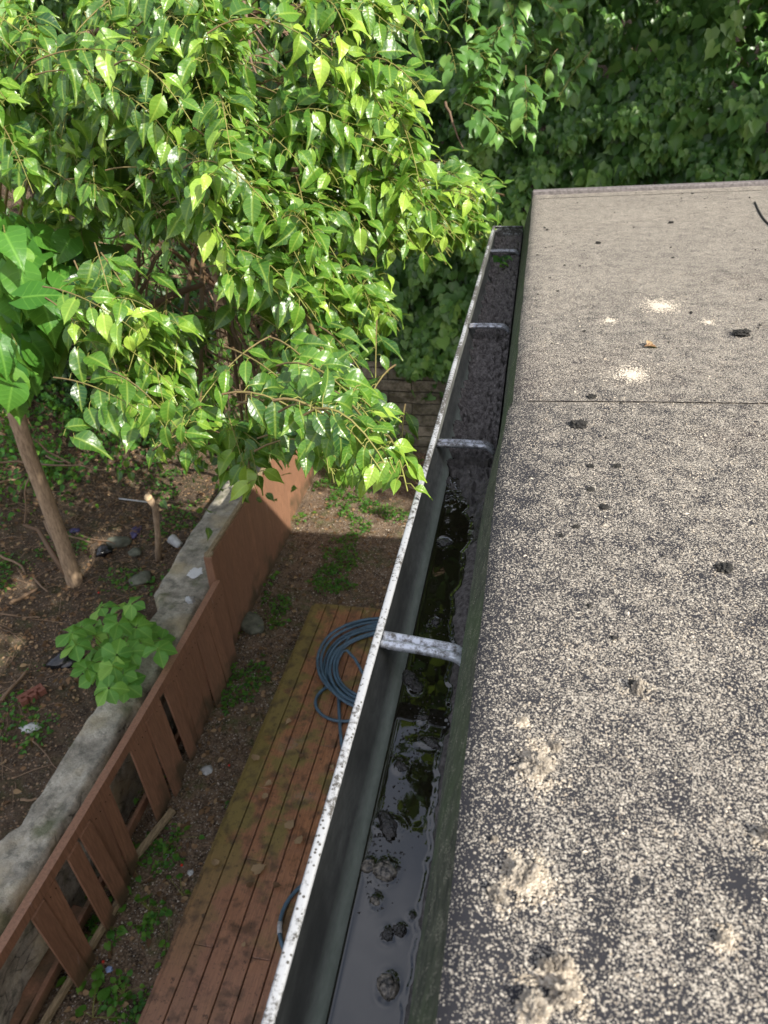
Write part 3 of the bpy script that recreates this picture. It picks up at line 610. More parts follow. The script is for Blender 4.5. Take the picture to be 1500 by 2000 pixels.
hp = hose_pts(); h_ = empty('garden_hose', (-1.2, 5.3, 0), 'blue-grey rubber hose coiled on the deck', 'hose')
sp_ = [Vector(p) for p in hp]
for _ in range(2): sp_ = [sp_[0]]+[(sp_[i-1]+sp_[i]*2+sp_[i+1])/4 for i in range(1, len(sp_)-1)]+[sp_[-1]]
MB().tube(sp_, .0155, 8).build('tube', M['hose'], h_, True)
d = (sp_[-13]-sp_[-14]); MB().tube([sp_[-13]-d*.5, sp_[-13], sp_[-12]], .019, 10).build('coupling', M['hosef'], h_, True)

# leaves fallen on the deck
T_oak = T_lobe
for k, (x, y, s, lb) in enumerate([
 (500, 1487, .13, 'large tan curled leaf on the mossy deck edge'), (497, 1706, .15, 'tan lobed leaf on the deck, nearest the gutter shadow'), (563, 1620, .13, 'upper of two tan lobed leaves by the gutter'), (583, 1650, .12, 'lower of two tan lobed leaves by the gutter'),
 (422, 1692, .10, 'brown leaf near the left edge of the deck'), (568, 1408, .09, 'tan leaf touching the loose loop of hose'), (722, 1209, .08, 'small tan leaf lying on top of the hose coil'), (655, 1240, .07, 'yellowish leaf beside the hose coil'),
 (520, 1560, .09, 'reddish brown leaf mid deck'), (530, 1530, .09, 'brown leaf above the reddish one mid deck'), (486, 1735, .08, 'dark brown crumpled leaf low on the deck'), (535, 1732, .08, 'dark blackish leaf between planks close to the gutter'),
 (585, 1480, .07, 'small dark leaf left of the gutter lip, mid deck'), (648, 1497, .06, 'yellow-green leaf fragment at the gutter lip'), (475, 1850, .05, 'yellow speck of leaf low on the deck'), (545, 1255, .08, 'dark leaf at the far left deck edge')]):
    p = at(x, y, 5.29); th = random.random()*6; n = np.array([[random.uniform(-.3, .3), random.uniform(-.3, .3), 1]])
    if k == 6: p[2] += .10
    s *= .72; o = leaves('fallen_leaf', T_oak, p[None]+[0, 0, .012], np.array([[math.cos(th), math.sin(th), .1]]), n, np.array([s]), M['dryleaf'], None, np.array([.15 if 'dark' in lb else .95])); tag(o, lb, 'leaf', 'leaves fallen on the deck')

# ------------------------------------------------------------------ fences
lf = empty('picket_fence', (-2.84, 2.9, -.1), 'low red-brown fence with loose leaning pickets and a long top rail', 'fence')
def railx(y): return -2.81-.02*y/5+.035*math.sin(y*.6)
n = 30; ysr = np.linspace(.3, 5.42, n); mbr = MB(); V = []
for y in ysr:
    x = railx(y)
    for dx, dz in ((-.05, .90), (.012, .90), (.012, .81), (-.05, .81)): V.append((x+dx, y, dz+.01*math.sin(y*1.1)))
mbr.add(V, [(i*4+k, i*4+(k+1) % 4, (i+1)*4+(k+1) % 4, (i+1)*4+k) for i in range(n-1) for k in range(4)]+[(0, 1, 2, 3), tuple(4*(n-1)+k for k in (3, 2, 1, 0))]); mbr.build('rail', M['fence'], lf)
pk = [(2.05, .03), (2.19, -.01), (2.46, .02), (2.62, .035), (2.77, -.01), (2.91, .01), (3.38, 0), (3.51, 0), (3.64, .02), (3.78, .01), (3.99, .03)]+[(4.13+.142*i, random.uniform(-.01, .01)) for i in range(9)]
def board(x, y, w, z0, z1, lean, tilt, parent, name='picket', th=.018, mat=None):
    mb = MB(); V = []
    for z in np.linspace(z0, z1, 5):
        f = (z1-z)/(z1-z0)
        for dx, dy in ((-th/2, 0), (th/2, 0), (th/2, w), (-th/2, w)): V.append((x+dx+lean*f, y+dy+tilt*f, z))
    mb.add(V, [(i*4+k, i*4+(k+1) % 4, (i+1)*4+(k+1) % 4, (i+1)*4+k) for i in range(4) for k in range(4)]+[(3, 2, 1, 0), (16, 17, 18, 19)]); return mb.build(name, mat or M['fence'], parent)
for y, ti in pk: board(railx(y)+.004+(.012 if ti > .015 else 0), y, .128 if y < 4 else .137, -.14+random.uniform(-.02, .05), .812, random.uniform(.02, .07), ti, lf)
MB().box((-2.87, 3.0, .05), (.035, 4.9, .09), None, .003).build('rail', M['fence'], lf)
mb = MB()
for y, ti in pk:
    for z in (.75, .06): mb.tube([(railx(y)+.014, y+.04, z), (railx(y)+.018, y+.04, z)], .005, 6); mb.tube([(railx(y)+.014, y+.1, z), (railx(y)+.018, y+.1, z)], .005, 6)
tag(mb.build('nails', M['blackpl'], lf), kind='stuff')
tf = empty('board_fence', (-2.93, 7.8, -.1), 'taller solid red-brown board fence beyond the picket fence', 'fence')
MB().box((-2.905, 5.44, .52), (.085, .085, 1.32), None, .006).build('post', M['fence'], tf)
mb = MB(); mb.tube([(-2.905, 5.44, 1.181), (-2.905, 5.44, 1.20)], .046, 12); mb.build('post_cap', M['rawwood'], tf)
y = 5.49; 
while y < 10.2:
    st = 0 if y < 7.75 else .06; w = random.choice((.135, .14, .145)); board(-2.915-.0-(st*1.2)-.02*(y-5.5)/2, y, w-.004, -.14, 1.13+st*1.2, .01, 0, tf, 'fence_board'); y += w
for z, a, b in ((1.14, 5.49, 7.74), (1.21, 7.76, 10.2)): 
    st = 0 if b < 8 else .072; MB().box((-2.945-st-.02*((a+b)/2-5.5)/2, (a+b)/2, z), (.045, b-a, .035), Matrix.Rotation(.009, 3, 'Z'), .003).build('cap_rail', M['rawwood'], tf)
MB().box((-3.0, 7.78, .5), (.09, .09, 1.36), None, .005).build('post', M['fence'], tf)
bx = lambda a, b, w, h, z, name, mat, lb, cat: tag(MB().box(((a[0]+b[0])/2, (a[1]+b[1])/2, z), (w, math.dist(a, b), h), Matrix.Rotation(-math.atan2(b[0]-a[0], b[1]-a[1]), 3, 'Z'), .004, .003).build(name, mat), lb, cat)
bx((-3.07, 1.2), (-2.93, 2.55), .15, .03, .02, 'fallen_board', M['fence'], 'fallen red-brown board lying behind the loose pickets', 'board')
bx((-2.86, 1.5), (-2.72, 2.75), .04, .05, -.06, 'weathered_batten', M['rawwood'], 'split weathered batten on the ground under the pickets', 'board')
bx((-2.80, 2.95), (-2.66, 3.5), .06, .03, -.07, 'grey_batten', M['rawwood'], 'short grey batten on the soil where pickets are missing', 'board')

# ------------------------------------------------------------------ stone wall
sw = empty('stone_wall', (-3.25, 6, .3), 'old rough stone wall with mortar top behind the fence', 'stone wall')
ys = np.arange(.2, 12, .035); tt = np.linspace(0, 1, 34)
T_, Y_ = np.meshgrid(tt, ys, indexing='ij')
lft = np.interp(Y_, [0, 1.9, 2.35, 2.7, 3.3, 4.0, 4.6, 5.2, 5.5, 6.3, 12], [-3.52, -3.52, -3.50, -3.34, -3.36, -3.36, -3.50, -3.42, -3.60, -3.70, -3.9])+.09*(fbm(P3(Y_*3, 0), 4, 41)-.5)
rgt = np.interp(Y_, [0, 2, 3, 4, 5, 5.6, 12], [-3.00, -3.00, -3.02, -3.03, -3.0, -3.06, -3.16])+.07*(fbm(P3(Y_*4, 5), 4, 42)-.5)
topz = np.interp(Y_, [0, 2, 4, 5.2, 5.5, 12], [.74, .73, .68, .70, .62, .62])
u = T_; X_ = np.where(u < .2, lft-.02+0*u, np.where(u > .72, rgt, lft+(rgt-lft)*(u-.2)/.52))
Z_ = np.where(u < .2, topz*(u/.2)+(1-u/.2)*.1, np.where(u > .72, topz*(1-(u-.72)/.28)+(-.2)*(u-.72)/.28, topz))
rd = np.clip(1-np.abs(u-.2)/.05, 0, 1)+np.clip(1-np.abs(u-.72)/.05, 0, 1); Z_ -= .05*rd**2
nn = fbm(P3(X_*9, Y_*7, Z_*9), 5, 43)-.5; n4 = fbm(P3(X_*2.2, Y_*1.6, Z_*2), 3, 44)-.5
smooth_ = np.interp(Y_, [5.2, 5.6], [1, .25]); side = (u > .74)
Z_ = Z_+np.where(side, 0, (.07*nn+.10*n4)*smooth_); X_ = X_+np.where(side, .11*(fbm(P3(0, Y_*4.5, Z_*9), 4, 45)-.5), 0)
V = P3(X_, Y_, Z_).reshape(-1, 3); nx, ny = T_.shape; i = np.arange(nx-1)[:, None]*ny+np.arange(ny-1)[None]
mesh('masonry', V, np.stack([i, i+ny, i+ny+1, i+1], -1).reshape(-1, 4), M['stone'], sw, True)
c = at(378, 1107, 4.60); mb = MB(); V = [(c[0], c[1], .70)]; nr = 40
for k in range(nr): th = k/nr*2*math.pi; r = .075*(.45+1.1*float(fbm(np.array([math.cos(th)*2.2+5, math.sin(th)*2.2, 0.]), 4, 5))); V.append((c[0]+r*1.1*math.cos(th), c[1]+r*1.2*math.sin(th), .68))
mb.add(V, [(0, 1+k, 1+(k+1) % nr) for k in range(nr)]); o = mb.build('paint_splash', M['white'], sw)
from mathutils.bvhtree import BVHTree
bv = BVHTree.FromPolygons([Vector(v) for v in P3(X_, Y_, Z_).reshape(-1, 3)], [tuple(int(q) for q in f) for f in np.stack([i, i+ny, i+ny+1, i+1], -1).reshape(-1, 4)])
def drop(x, y, z=3., default=None):
    h = bv.ray_cast(Vector((x, y, z)), Vector((0, 0, -1))); return h[0].z if h[0] is not None else (float(gz(x, y)) if default is None else default)
for v in o.data.vertices: v.co.z = drop(v.co.x, v.co.y)+.008
# concrete lumps
c = at(488, 1215, 5.4); tag(blob('concrete_chunk', (c[0], c[1], -.12), (.13, .24, .08), M['concrete'], None, 3, .3, 3, 1.2), 'greenish concrete chunk in the soil beside the tall fence', 'chunk')
for k, (x, y, s, lb) in enumerate([(228, 1052, .14, 'flat grey stone in the litter beyond the stone wall'), (275, 1130, .13, 'mossy stone against the left side of the stone wall'), (262, 1070, .09, 'yellowish stone beside the cut sapling')]):
    c = at(x, y, 4.85); tag(blob('rubble_stone', (c[0], c[1], float(gz(c[0], c[1]))+.02), (s, s*.8, s*.35), M['concrete'], None, 60+k, .4, 3, 1.4), lb, 'stone')
# retaining wall at the end of the yard
V, Fc = grid(np.arange(-3.9, 9, .06), np.arange(0, 1.62, .05), lambda X, Y: Y*0)
X = V[:, 0]; Z = V[:, 1]-.2; co_ = np.abs(((Z*1/.16) % 1)-.5)*2
V = P3(X, 10.32-.03*(1-co_**6)+.05*(fbm(P3(X*1.7, 0, np.floor(Z/.16)*3.1), 3, 51)-.5)-.04*Z, Z)
tag(mesh('retaining_wall', V, Fc[:, ::-1].copy(), M['block'], None, True), 'stained stone block retaining wall at the end of the yard under hanging vines', 'retaining wall')

# ------------------------------------------------------------------ tube batch for twigs
def tubes(name, lines, mat, parent, n=4):
    mb = MB()
    for pts, r0, r1, a0, a1 in lines:
        m_ = len(pts); mb.tube(pts, [r0+(r1-r0)*i/(m_-1) for i in range(m_)], n, False, [a0+(a1-a0)*i/(m_-1) for i in range(m_)])
    return mb.build(name, mat, parent, True)
def bez(a, b, c, n): return [a*(1-t)**2+2*b*t*(1-t)+c*t*t for t in np.linspace(0, 1, n)]
def wig(a, b, n, w, seed=0):
    a, b = np.array(a, float), np.array(b, float); L = np.linalg.norm(b-a); o = RS.uniform(0, 99)
    return [a+(b-a)*t+w*L*np.array([fbm(np.array([t*3+o, 0, 0]), 3, 1)-.5, fbm(np.array([t*3+o, 5, 0]), 3, 2)-.5, fbm(np.array([t*3+o, 9, 0]), 3, 3)-.5])*math.sin(math.pi*min(1, t*1.0+.0))*2 for t in np.linspace(0, 1, n)]

# ------------------------------------------------------------------ mulberry
F3 = np.array([0, 1., 0])
HOLES = [(940, 760, 42, 45), (905, 880, 30, 60), (812, 750, 75, 62), (325, 530, 105, 80), (515, 90, 42, 75), (190, 470, 40, 30), (740, 325, 26, 18), (130, 225, 26, 20), (560, 470, 26, 22), (610, 150, 22, 30), (30, 372, 45, 30), (560, 330, 38, 26), (590, 905, 38, 50), (200, 880, 90, 60), (860, 640, 45, 60), (620, 960, 40, 60), (430, 655, 40, 24), (260, 300, 26, 30), (640, 50, 25, 30), (405, 590, 35, 22)]
def sungap(P):                         # gaps in the crowns that let the sun down to the litter at the left
    H = P-np.outer((P[:, 2]-.45)/SUNV[2], SUNV); q = proj(H); o = np.zeros(len(P), bool)
    for cx, cy, rx, ry in ((45, 1215, 115, 120), (60, 1070, 105, 55), (215, 1070, 22, 14), (330, 1035, 18, 12), (128, 1100, 40, 60)): o |= ((q[:, 0]-cx)/rx)**2+((q[:, 1]-cy)/ry)**2 < 1
    return o
def shoots(cl, name_prefix, parent, mat, T, size0, center, seed, dens=1., spread=1., nlv=(8, 14)):
    size = size0; P = []; TI = []; NR = []; SZ = []; TN = []; lines = []; own = []; sid = -1
    for (x, y, r, d, n) in cl:
        for _ in range(max(1, int(n*dens))):
            th = RS.rand()*6.28; q = r*math.sqrt(RS.rand())*spread
            dd = d+RS.normal(0, .16); tipp = atd(x+q*math.cos(th), y+q*math.sin(th), dd)
            L = RS.uniform(.32, .6)*min(1, d/2.7); size = size0*(min(1, d/2.7) if d < 3.6 else 1); away = nrmz(center-tipp); back = nrmz(away*.55+np.array([RS.normal(-.45, .35), RS.normal(.25, .4), RS.uniform(-.15, .5)]))
            base = tipp+back*L; mid = (base+tipp)/2+UP*RS.uniform(.05, .16)
            n_ = RS.randint(*nlv); pts = bez(base, mid, tipp, 9); sid += 1; lines.append((pts, .0034, .0015, .15, 1.)); own.append((sid, -1))
            yl = RS.rand()**1.5
            for k in range(n_):
                t_ = .18+.82*(k+RS.rand()*.3)/n_; t_ = min(t_, 1); a = (1-t_)**2*base+2*mid*t_*(1-t_)+tipp*t_*t_; tg = nrmz(2*(1-t_)*(mid-base)+2*t_*(tipp-mid))
                sd = np.cross(tg, UP*.7-F3*.5); sd = nrmz(sd+1e-6)*(1 if k % 2 else -1)
                pdir = nrmz(sd*.8+tg*.5+UP*RS.uniform(-.25, .3)+RS.normal(0, .25, 3)); pl = size*RS.uniform(.22, .38); b = a+pdir*pl
                lines.append(([a, a+pdir*pl*.55+UP*.006, b], .0013, .0011, 1., 1.)); own.append((sid, len(P)))
                tip = nrmz(sd*.72+tg*.6-UP*RS.uniform(-.1, .55)+RS.normal(0, .24, 3))
                nm = UP*.6+SUNV*.5-F3*.12+sd*.15+RS.normal(0, .30, 3)
                P.append(b); TI.append(tip); NR.append(nm); SZ.append(size*(1.1-.45*t_)*RS.uniform(.75, 1.18)); TN.append(np.clip(.22+.55*yl*t_+.3*t_*t_+RS.normal(0, .14), 0, 1))
    P = np.array(P); q = proj(P); kp = np.ones(len(P), bool)
    for hx, hy_, rx, ry in HOLES: kp &= ((q[:, 0]-hx)/rx)**2+((q[:, 1]-hy_)/ry)**2 > 1
    kp |= RS.rand(len(P)) < .03
    rl = lambda u: (u[:, 1] > 400) & (u[:, 0] > 508+.2955*(2000-u[:, 1])); kp &= ~rl(q)
    kp &= (fbm(P*2.6, 2, 91)+RS.normal(0, .03, len(P)) > .44)
    leaves(name_prefix+'crown', T, P[kp], np.array(TI)[kp], np.array(NR)[kp], np.array(SZ)[kp], mat, parent, np.array(TN)[kp], RS.uniform(.85, 1.2, kp.sum()))
    tot = {}; got = {}
    for si, li in own:
        if li >= 0: tot[si] = tot.get(si, 0)+1; got[si] = got.get(si, 0)+int(kp[li])
    lines = [l for l, (si, li) in zip(lines, own) if (li >= 0 and kp[li]) or (li < 0 and got.get(si, 0) > .45*tot.get(si, 1))]
    lines = [l for l in lines if not rl(proj(np.array(l[0]))).any()]
    tubes(name_prefix+'twigs', lines, M['stem'], parent, 4)
    return len(P)
mt = empty('mulberry_tree', (-3.95, 8.9, .35), 'bright green glossy-leaved tree reaching over the yard to the gutter', 'tree')
CLU = [(40, 70, 60, 2.9, 5), (130, 120, 60, 2.8, 6), (70, 170, 60, 2.9, 5), (215, 60, 50, 2.9, 4), (220, 190, 60, 2.75, 6), (320, 110, 60, 2.6, 6), (390, 30, 60, 2.5, 6), (430, 120, 55, 2.5, 6), (470, 70, 40, 2.6, 3),
 (330, 230, 60, 2.7, 6), (410, 230, 60, 2.6, 6), (460, 310, 55, 2.5, 7), (500, 390, 55, 2.55, 6), (430, 390, 50, 2.6, 5), (350, 320, 50, 2.7, 5), (540, 250, 50, 2.8, 4), (590, 190, 50, 2.7, 4), (650, 110, 50, 2.6, 5),
 (690, 40, 50, 2.6, 5), (760, 20, 40, 2.6, 4), (820, 60, 35, 2.7, 4), (720, 150, 60, 2.7, 6), (800, 190, 45, 2.8, 5), (760, 260, 60, 2.75, 7), (680, 240, 60, 2.75, 6), (610, 300, 50, 2.8, 4), (825, 300, 30, 2.9, 3),
 (700, 350, 55, 2.9, 5), (790, 370, 50, 2.9, 6), (600, 400, 50, 2.8, 4), (870, 410, 45, 3.2, 5), (930, 405, 30, 3.6, 4), (985, 400, 18, 3.9, 2), (700, 450, 60, 2.9, 6), (620, 500, 55, 2.8, 5), (780, 460, 50, 3.0, 6), (860, 480, 45, 3.2, 6),
 (925, 460, 28, 3.6, 5), (560, 540, 50, 2.7, 5), (640, 600, 55, 2.8, 6), (720, 570, 45, 2.9, 6), (590, 640, 40, 2.8, 5), (690, 640, 30, 2.9, 4), (765, 625, 26, 3.0, 3), (480, 490, 45, 2.7, 4), (520, 560, 40, 2.8, 3),
 (490, 910, 32, 2.7, 5), (470, 840, 40, 2.7, 5), (540, 860, 25, 2.7, 3), (520, 790, 35, 2.8, 4), (570, 740, 40, 2.9, 4), (660, 790, 40, 2.8, 6), (690, 850, 45, 2.75, 7), (745, 900, 38, 2.7, 6), (650, 900, 20, 2.7, 3), (790, 870, 30, 2.8, 5), (705, 810, 35, 2.9, 4), (800, 920, 16, 2.6, 2),
 (390, 820, 35, 2.8, 4), (340, 790, 45, 2.8, 5), (330, 860, 25, 2.7, 2), (280, 740, 40, 2.8, 4), (230, 700, 40, 2.8, 4), (340, 710, 45, 2.9, 4), (260, 640, 45, 2.7, 5), (300, 620, 30, 2.7, 3), (150, 640, 45, 2.8, 4), (90, 670, 35, 2.9, 4),
 (180, 590, 40, 2.9, 4), (420, 760, 35, 3.2, 3), (450, 700, 40, 3.4, 3), (110, 260, 50, 3.0, 5), (160, 320, 50, 3.0, 5), (200, 390, 45, 3.1, 4), (90, 390, 45, 3.1, 4), (240, 440, 40, 3.1, 4), (230, 280, 40, 2.9, 4), (150, 450, 40, 3.2, 3), (350, 470, 25, 2.8, 2), (440, 450, 35, 2.8, 3), (20, 200, 40, 3.0, 3),
 (660, 710, 30, 3.2, 3), (560, 690, 35, 3.3, 3), (530, 480, 45, 3.1, 3)]
CLU2 = [(x+random.uniform(-25, 25), y+random.uniform(-25, 25)-12, r*1.1, d+.75, max(1, n//4)) for x, y, r, d, n in CLU if y < 620]
CLU3 = [(60+120*i, -120-160*j, 110, 3.2, 6) for i in range(4) for j in range(3)]     # crown above the frame
CLU = [(x, y+(38 if y > 700 else 8), r*.8, d, n) for x, y, r, d, n in CLU]
def sunlit(c):                          # the lowest right-hand sprays hang above the shadow of the roof edge
    x, y, r, d, n = c; p = atd(x, y, 1.); k = abs(p[0])/(CAMZ-p[2]) if p[2] < CAMZ else 9
    if k < .85 and y > 600: d = min(d, .9*.61/(1-k/1.1)/(CAMZ-p[2]))
    return (x, y, r, max(d, 1.6), n)
CLU += [(700, 900, 30, 2.7, 4), (770, 925, 28, 2.7, 4), (650, 850, 30, 2.7, 4), (730, 830, 30, 2.7, 3), (500, 915, 25, 2.6, 4), (350, 850, 30, 2.6, 4), (390, 880, 22, 2.6, 3), (300, 800, 30, 2.7, 4)]
CLU = [sunlit(c) for c in CLU]
mc = np.array([-2.4, 5.6, 4.9])
nl = shoots(CLU, '', mt, M['mulb'], T_mulb2, .110, mc, 1, 1.85); nl2 = shoots(CLU2+CLU3, 'inner_', mt, M['mulb'], T_mulb2, .11, mc, 2, 1.)
print('mulberry leaves', nl, nl2)
q_ = RS.uniform(0, 1, (26, 3))*[1.9, 3.2, 3.0]+[-4.0, 5.6, 2.3]; P = q_[RS.randint(0, 26, 3600)]+RS.normal(0, .28, (3600, 3)); q = proj(P); P = P[~((q[:, 0] > 660) & (q[:, 1] > 520)) & (((q[:, 0]-330)/90)**2+((q[:, 1]-540)/80)**2 > 1)]; n = len(P)
leaves('back_crown', T_mulb, P, RS.normal(0, .45, (n, 3))-UP*.7, UP*.8+RS.normal(0, .45, (n, 3)), RS.uniform(.07, .12, n), M['mulb'], mt, np.clip(RS.normal(.25, .15, n), 0, 1))
tr = [(-3.95, 8.9, .2), (-3.8, 8.6, 1.6), (-3.4, 7.9, 3.0), (-3.0, 7.0, 4.2), (-2.6, 6.0, 5.4), (-2.4, 5.2, 6.6)]
MB().tube(tr, [.15, .13, .12, .10, .08, .05], 12).build('trunk', M['bark'], mt, True)
ln = []
for (x, y, r, d, n) in CLU[::2]:
    a = np.array(tr[random.choice((2, 3, 3, 4))]); b = atd(x, y-30, d+.35); md = (a+b)/2+UP*.25
    pts = bez(a, md, b, 12); pts = [p+.05*(np.array([fbm(p*3, 2, 1), fbm(p*3, 2, 2), fbm(p*3, 2, 3)])-.5) for p in pts]; ln.append((pts, .028 if y > 300 else .022, .006, 0., .1))
tubes('branches', ln, M['stem'], mt, 7)
ln = [(wig(atd(285, 605, 3.3), atd(395, 555, 3.5), 8, .1), .02, .013, 0, 0), (wig(atd(440, 560, 3.4), atd(475, 800, 3.1), 10, .12), .009, .004, 0, 0), (wig(atd(665, 315, 3.2), atd(720, 340, 3.3), 6, .1), .014, .008, 0, 0), (wig(atd(160, 70, 3.1), atd(230, 55, 3.1), 6, .1), .014, .01, 0, 0),
      (wig(atd(475, 0, 3.3), atd(505, 170, 3.3), 8, .08), .010, .004, 0, 0), (wig(atd(650, 700, 3.0), atd(700, 850, 2.9), 8, .1), .01, .004, 0, .3), (wig(atd(175, 250, 3.2), atd(155, 340, 3.1), 6, .1), .01, .004, 0, 0), (wig(atd(800, 950, 2.7), atd(826, 965, 2.6), 5, .2), .003, .002, .8, 1)]
for L_n in ln: tubes('bare_limb', [L_n], M['dead'], mt, 8)
# dead tangle of thin twigs deep in the shade
ln = []
for _ in range(190):
    x, y = random.choice([(430, 640), (560, 640), (300, 560), (500, 690), (260, 480), (400, 560), (520, 80), (80, 480)]); a = atd(x+RS.normal(0, 60), y+RS.normal(0, 50), RS.uniform(3.8, 5.2)); v = np.array([RS.normal(0, .3), RS.normal(0, .3), RS.normal(-.1, .3)])
    ln.append((wig(a, a+v, 6, .25), RS.uniform(.003, .008), .002, RS.rand(), RS.rand()))
dt = empty('dead_bush', (-3.9, 8.3, .4), 'tangle of bare brown twigs in the dark gap among the green leaves', 'bush'); tubes('twigs', ln, M['dead'], dt, 4)
MB().tube([(-3.9, 8.3, .3), (-3.6, 7.6, 1.6), (-3.0, 6.2, 2.8), (-2.3, 4.8, 3.5)], [.03, .025, .02, .01], 7).build('stem', M['dead'], dt, True)

# shaded hanging branches, right of the sunlit crown
st = empty('shaded_tree', (1.9, 13.6, 4.2), 'dark tree with hanging leafy branches in shade behind the roof end', 'tree')
CL4 = [(880, 40, 40, 5.6, 5), (960, 60, 60, 5.8, 7), (920, 120, 40, 5.6, 4), (1010, 20, 50, 5.8, 5), (1070, 100, 40, 6.2, 4), (950, 190, 45, 5.8, 5), (1000, 240, 40, 5.8, 4), (960, 260, 30, 5.6, 4), (1060, 190, 40, 6, 4), (1100, 20, 40, 6.2, 4), (880, 200, 30, 6, 3)]
shoots(CL4, '', st, M['ivy'], T_mulb, .15, np.array([1.5, 11, 7.5]), 3, 1.3)
MB().tube([(1.9, 13.6, 4.1), (1.9, 13.3, 6.0), (1.5, 12.0, 7.6), (1.0, 9.6, 8.8)], [.16, .13, .1, .06], 10).build('trunk', M['bark'], st, True)
tubes('bare_limb', [(wig(aty(870, 200, 6.4), aty(905, 290, 6.2), 8, .15), .012, .005, 0, 0)], M['dead'], st, 6)

# ------------------------------------------------------------------ broad-leaved tree on the left
ct = empty('broad_leaf_tree', tuple(at(148, 1140, 4.9)), 'slim leaning-trunk tree with big heart-shaped leaves at the left edge', 'tree')
b = at(148, 1142, 4.9); tp = aty(22, 780, 5.66); tt_ = aty(-10, 700, 5.65)
MB().tube([b-[0, 0, .15], b+(tp-b)*.02, b+(tp-b)*.25+[.015, 0, 0], b+(tp-b)*.5, b+(tp-b)*.75-[.02, 0, 0], tp, tp+(tp-b)*.4, tp+(tp-b)*.9+[.3, -.2, 0]], [.105, .088, .080, .076, .074, .076, .06, .045], 16).build('trunk', M['bark'], ct, True)
MB().tube([b+[.0, -.03, .02], b+(tp-b)*.2+[-.10, -.06, 0], at(75, 1035, 4.35), at(45, 1025, 4.25)], [.035, .03, .024, .012], 8).build('side_stem', M['dead'], ct, True)
ln = [(wig(at(60, 905, 3.6), at(-10, 902, 3.5), 8, .1), .016, .010, .5, .5), (wig(at(66, 905, 3.6), at(205, 918, 3.6), 10, .08), .013, .005, .5, .6), (wig(at(18, 828, 3.0), at(138, 905, 3.4), 10, .12), .012, .008, .8, .6), (wig(at(60, 920, 3.6), at(48, 1022, 4.2), 8, .1), .011, .006, .5, .5), (wig(at(90, 890, 3.5), at(138, 905, 3.4), 6, .1), .01, .006, .8, .6), (wig(at(130, 1045, 4.6), at(180, 1060, 4.7), 5, .1), .012, .006, 1, 1)]
for L_n in ln: tubes('twig', [L_n], M['dead'], ct, 6)
P = []; TI = []; NR = []; SZ = []; ln = []
for (x, y, r, n, d) in [(10, 120, 40, 10, 4.6), (15, 220, 45, 12, 4.5), (30, 290, 35, 8, 4.5), (90, 250, 45, 9, 4.9), (10, 460, 35, 9, 4.4), (50, 500, 50, 14, 4.4), (110, 540, 45, 12, 4.5), (160, 520, 35, 7, 4.7), (40, 590, 45, 12, 4.3), (110, 620, 45, 10, 4.5), (20, 680, 35, 9, 4.3), (70, 690, 30, 6, 4.5), (180, 600, 35, 6, 4.8), (15, 770, 22, 5, 4.3), (30, 730, 25, 5, 4.4), (200, 650, 30, 5, 4.8), (-40, 300, 60, 12, 4.5), (-40, 560, 60, 14, 4.5), (-30, 40, 60, 12, 4.5)]:
    hub = atd(x, y-25, d-.5); ln.append((bez(np.array(tp)+[0, 0, .4], (hub+tp)/2+UP*.4, hub, 8), .02, .007, 0, .8))
    for _ in range(int(n*1.8)):
        p = atd(x+RS.normal(0, r*.6), y-20+RS.normal(0, r*.6), d-1.1+RS.normal(0, .2)); ln.append(([hub, (hub+p)/2+UP*.04, p], .004, .003, 1, 1)); P.append(p); TI.append(-UP*RS.uniform(.5, 1.1)+RS.normal(0, .35, 3)+[.2, -.25, 0]); NR.append(UP*.6+SUNV*.7+RS.normal(0, .25, 3)); SZ.append(RS.uniform(.11, .175))
P = np.array(P); kp = ~(sungap(P) & (RS.rand(len(P)) < .8)); leaves('crown', T_heart, P[kp], np.array(TI)[kp], np.array(NR)[kp], np.array(SZ)[kp], M['catalpa'], ct, np.clip(RS.normal(.45, .2, kp.sum()), 0, 1)); tubes('branches', ln, M['stem'], ct, 5)

# ------------------------------------------------------------------ vine bank behind
def bank(name, N, x0, x1, z0, z1, size, label, kind='stuff', seed=1, yoff=0., mat=None, low=None):
    X = RS.uniform(x0, x1, N); Z = RS.uniform(z0, z1, N); lump = fbm(P3(X*.9, Z*.9, seed), 3, 61)-.5; l2 = fbm(P3(X*2.7, Z*2.7, seed+4), 3, 62)-.5
    keep = (l2+.35*lump > -.10+RS.normal(0, .03, N)) | (RS.rand(N) < .25)
    if low is not None: keep &= Z > low(X)
    X, Z, lump, l2 = X[keep], Z[keep], lump[keep], l2[keep]; n = len(X)
    Y = 10.35+.42*np.maximum(0, Z-1.4)-2.0*lump-1.6*l2+np.abs(RS.normal(0, .16, n))+yoff
    P = P3(X, Y, Z); tip = P3(RS.normal(0, .45, n), RS.normal(-.35, .3, n), RS.uniform(-1.1, -.3, n)); nm = P3(RS.normal(.1, .35, n), RS.normal(-.75, .3, n), RS.normal(.75, .3, n))
    return tag(leaves(name, T_lobe, P, tip, nm, size*RS.uniform(.6, 1.25, n), mat or M['ivy'], None, np.clip(.42+1.3*l2+RS.normal(0, .22, n), 0, 1)), label, 'vines', None, kind)
bank('vine_underlayer', 22000, -9, 6.5, 1.3, 8.6, .20, 'deeper layer of the same dark vines, seen through gaps', seed=9, yoff=.30)
bank('vine_thicket', 88000, -9, 6.5, .75, 8.6, .128, 'thick dark green vines covering the bank behind the yard', low=lambda X: 1.28+.35*np.sin(X*2.3+1)+.35*np.sin(X*5.1)-.9*np.exp(-((X+.75)/.45)**2)+.2)
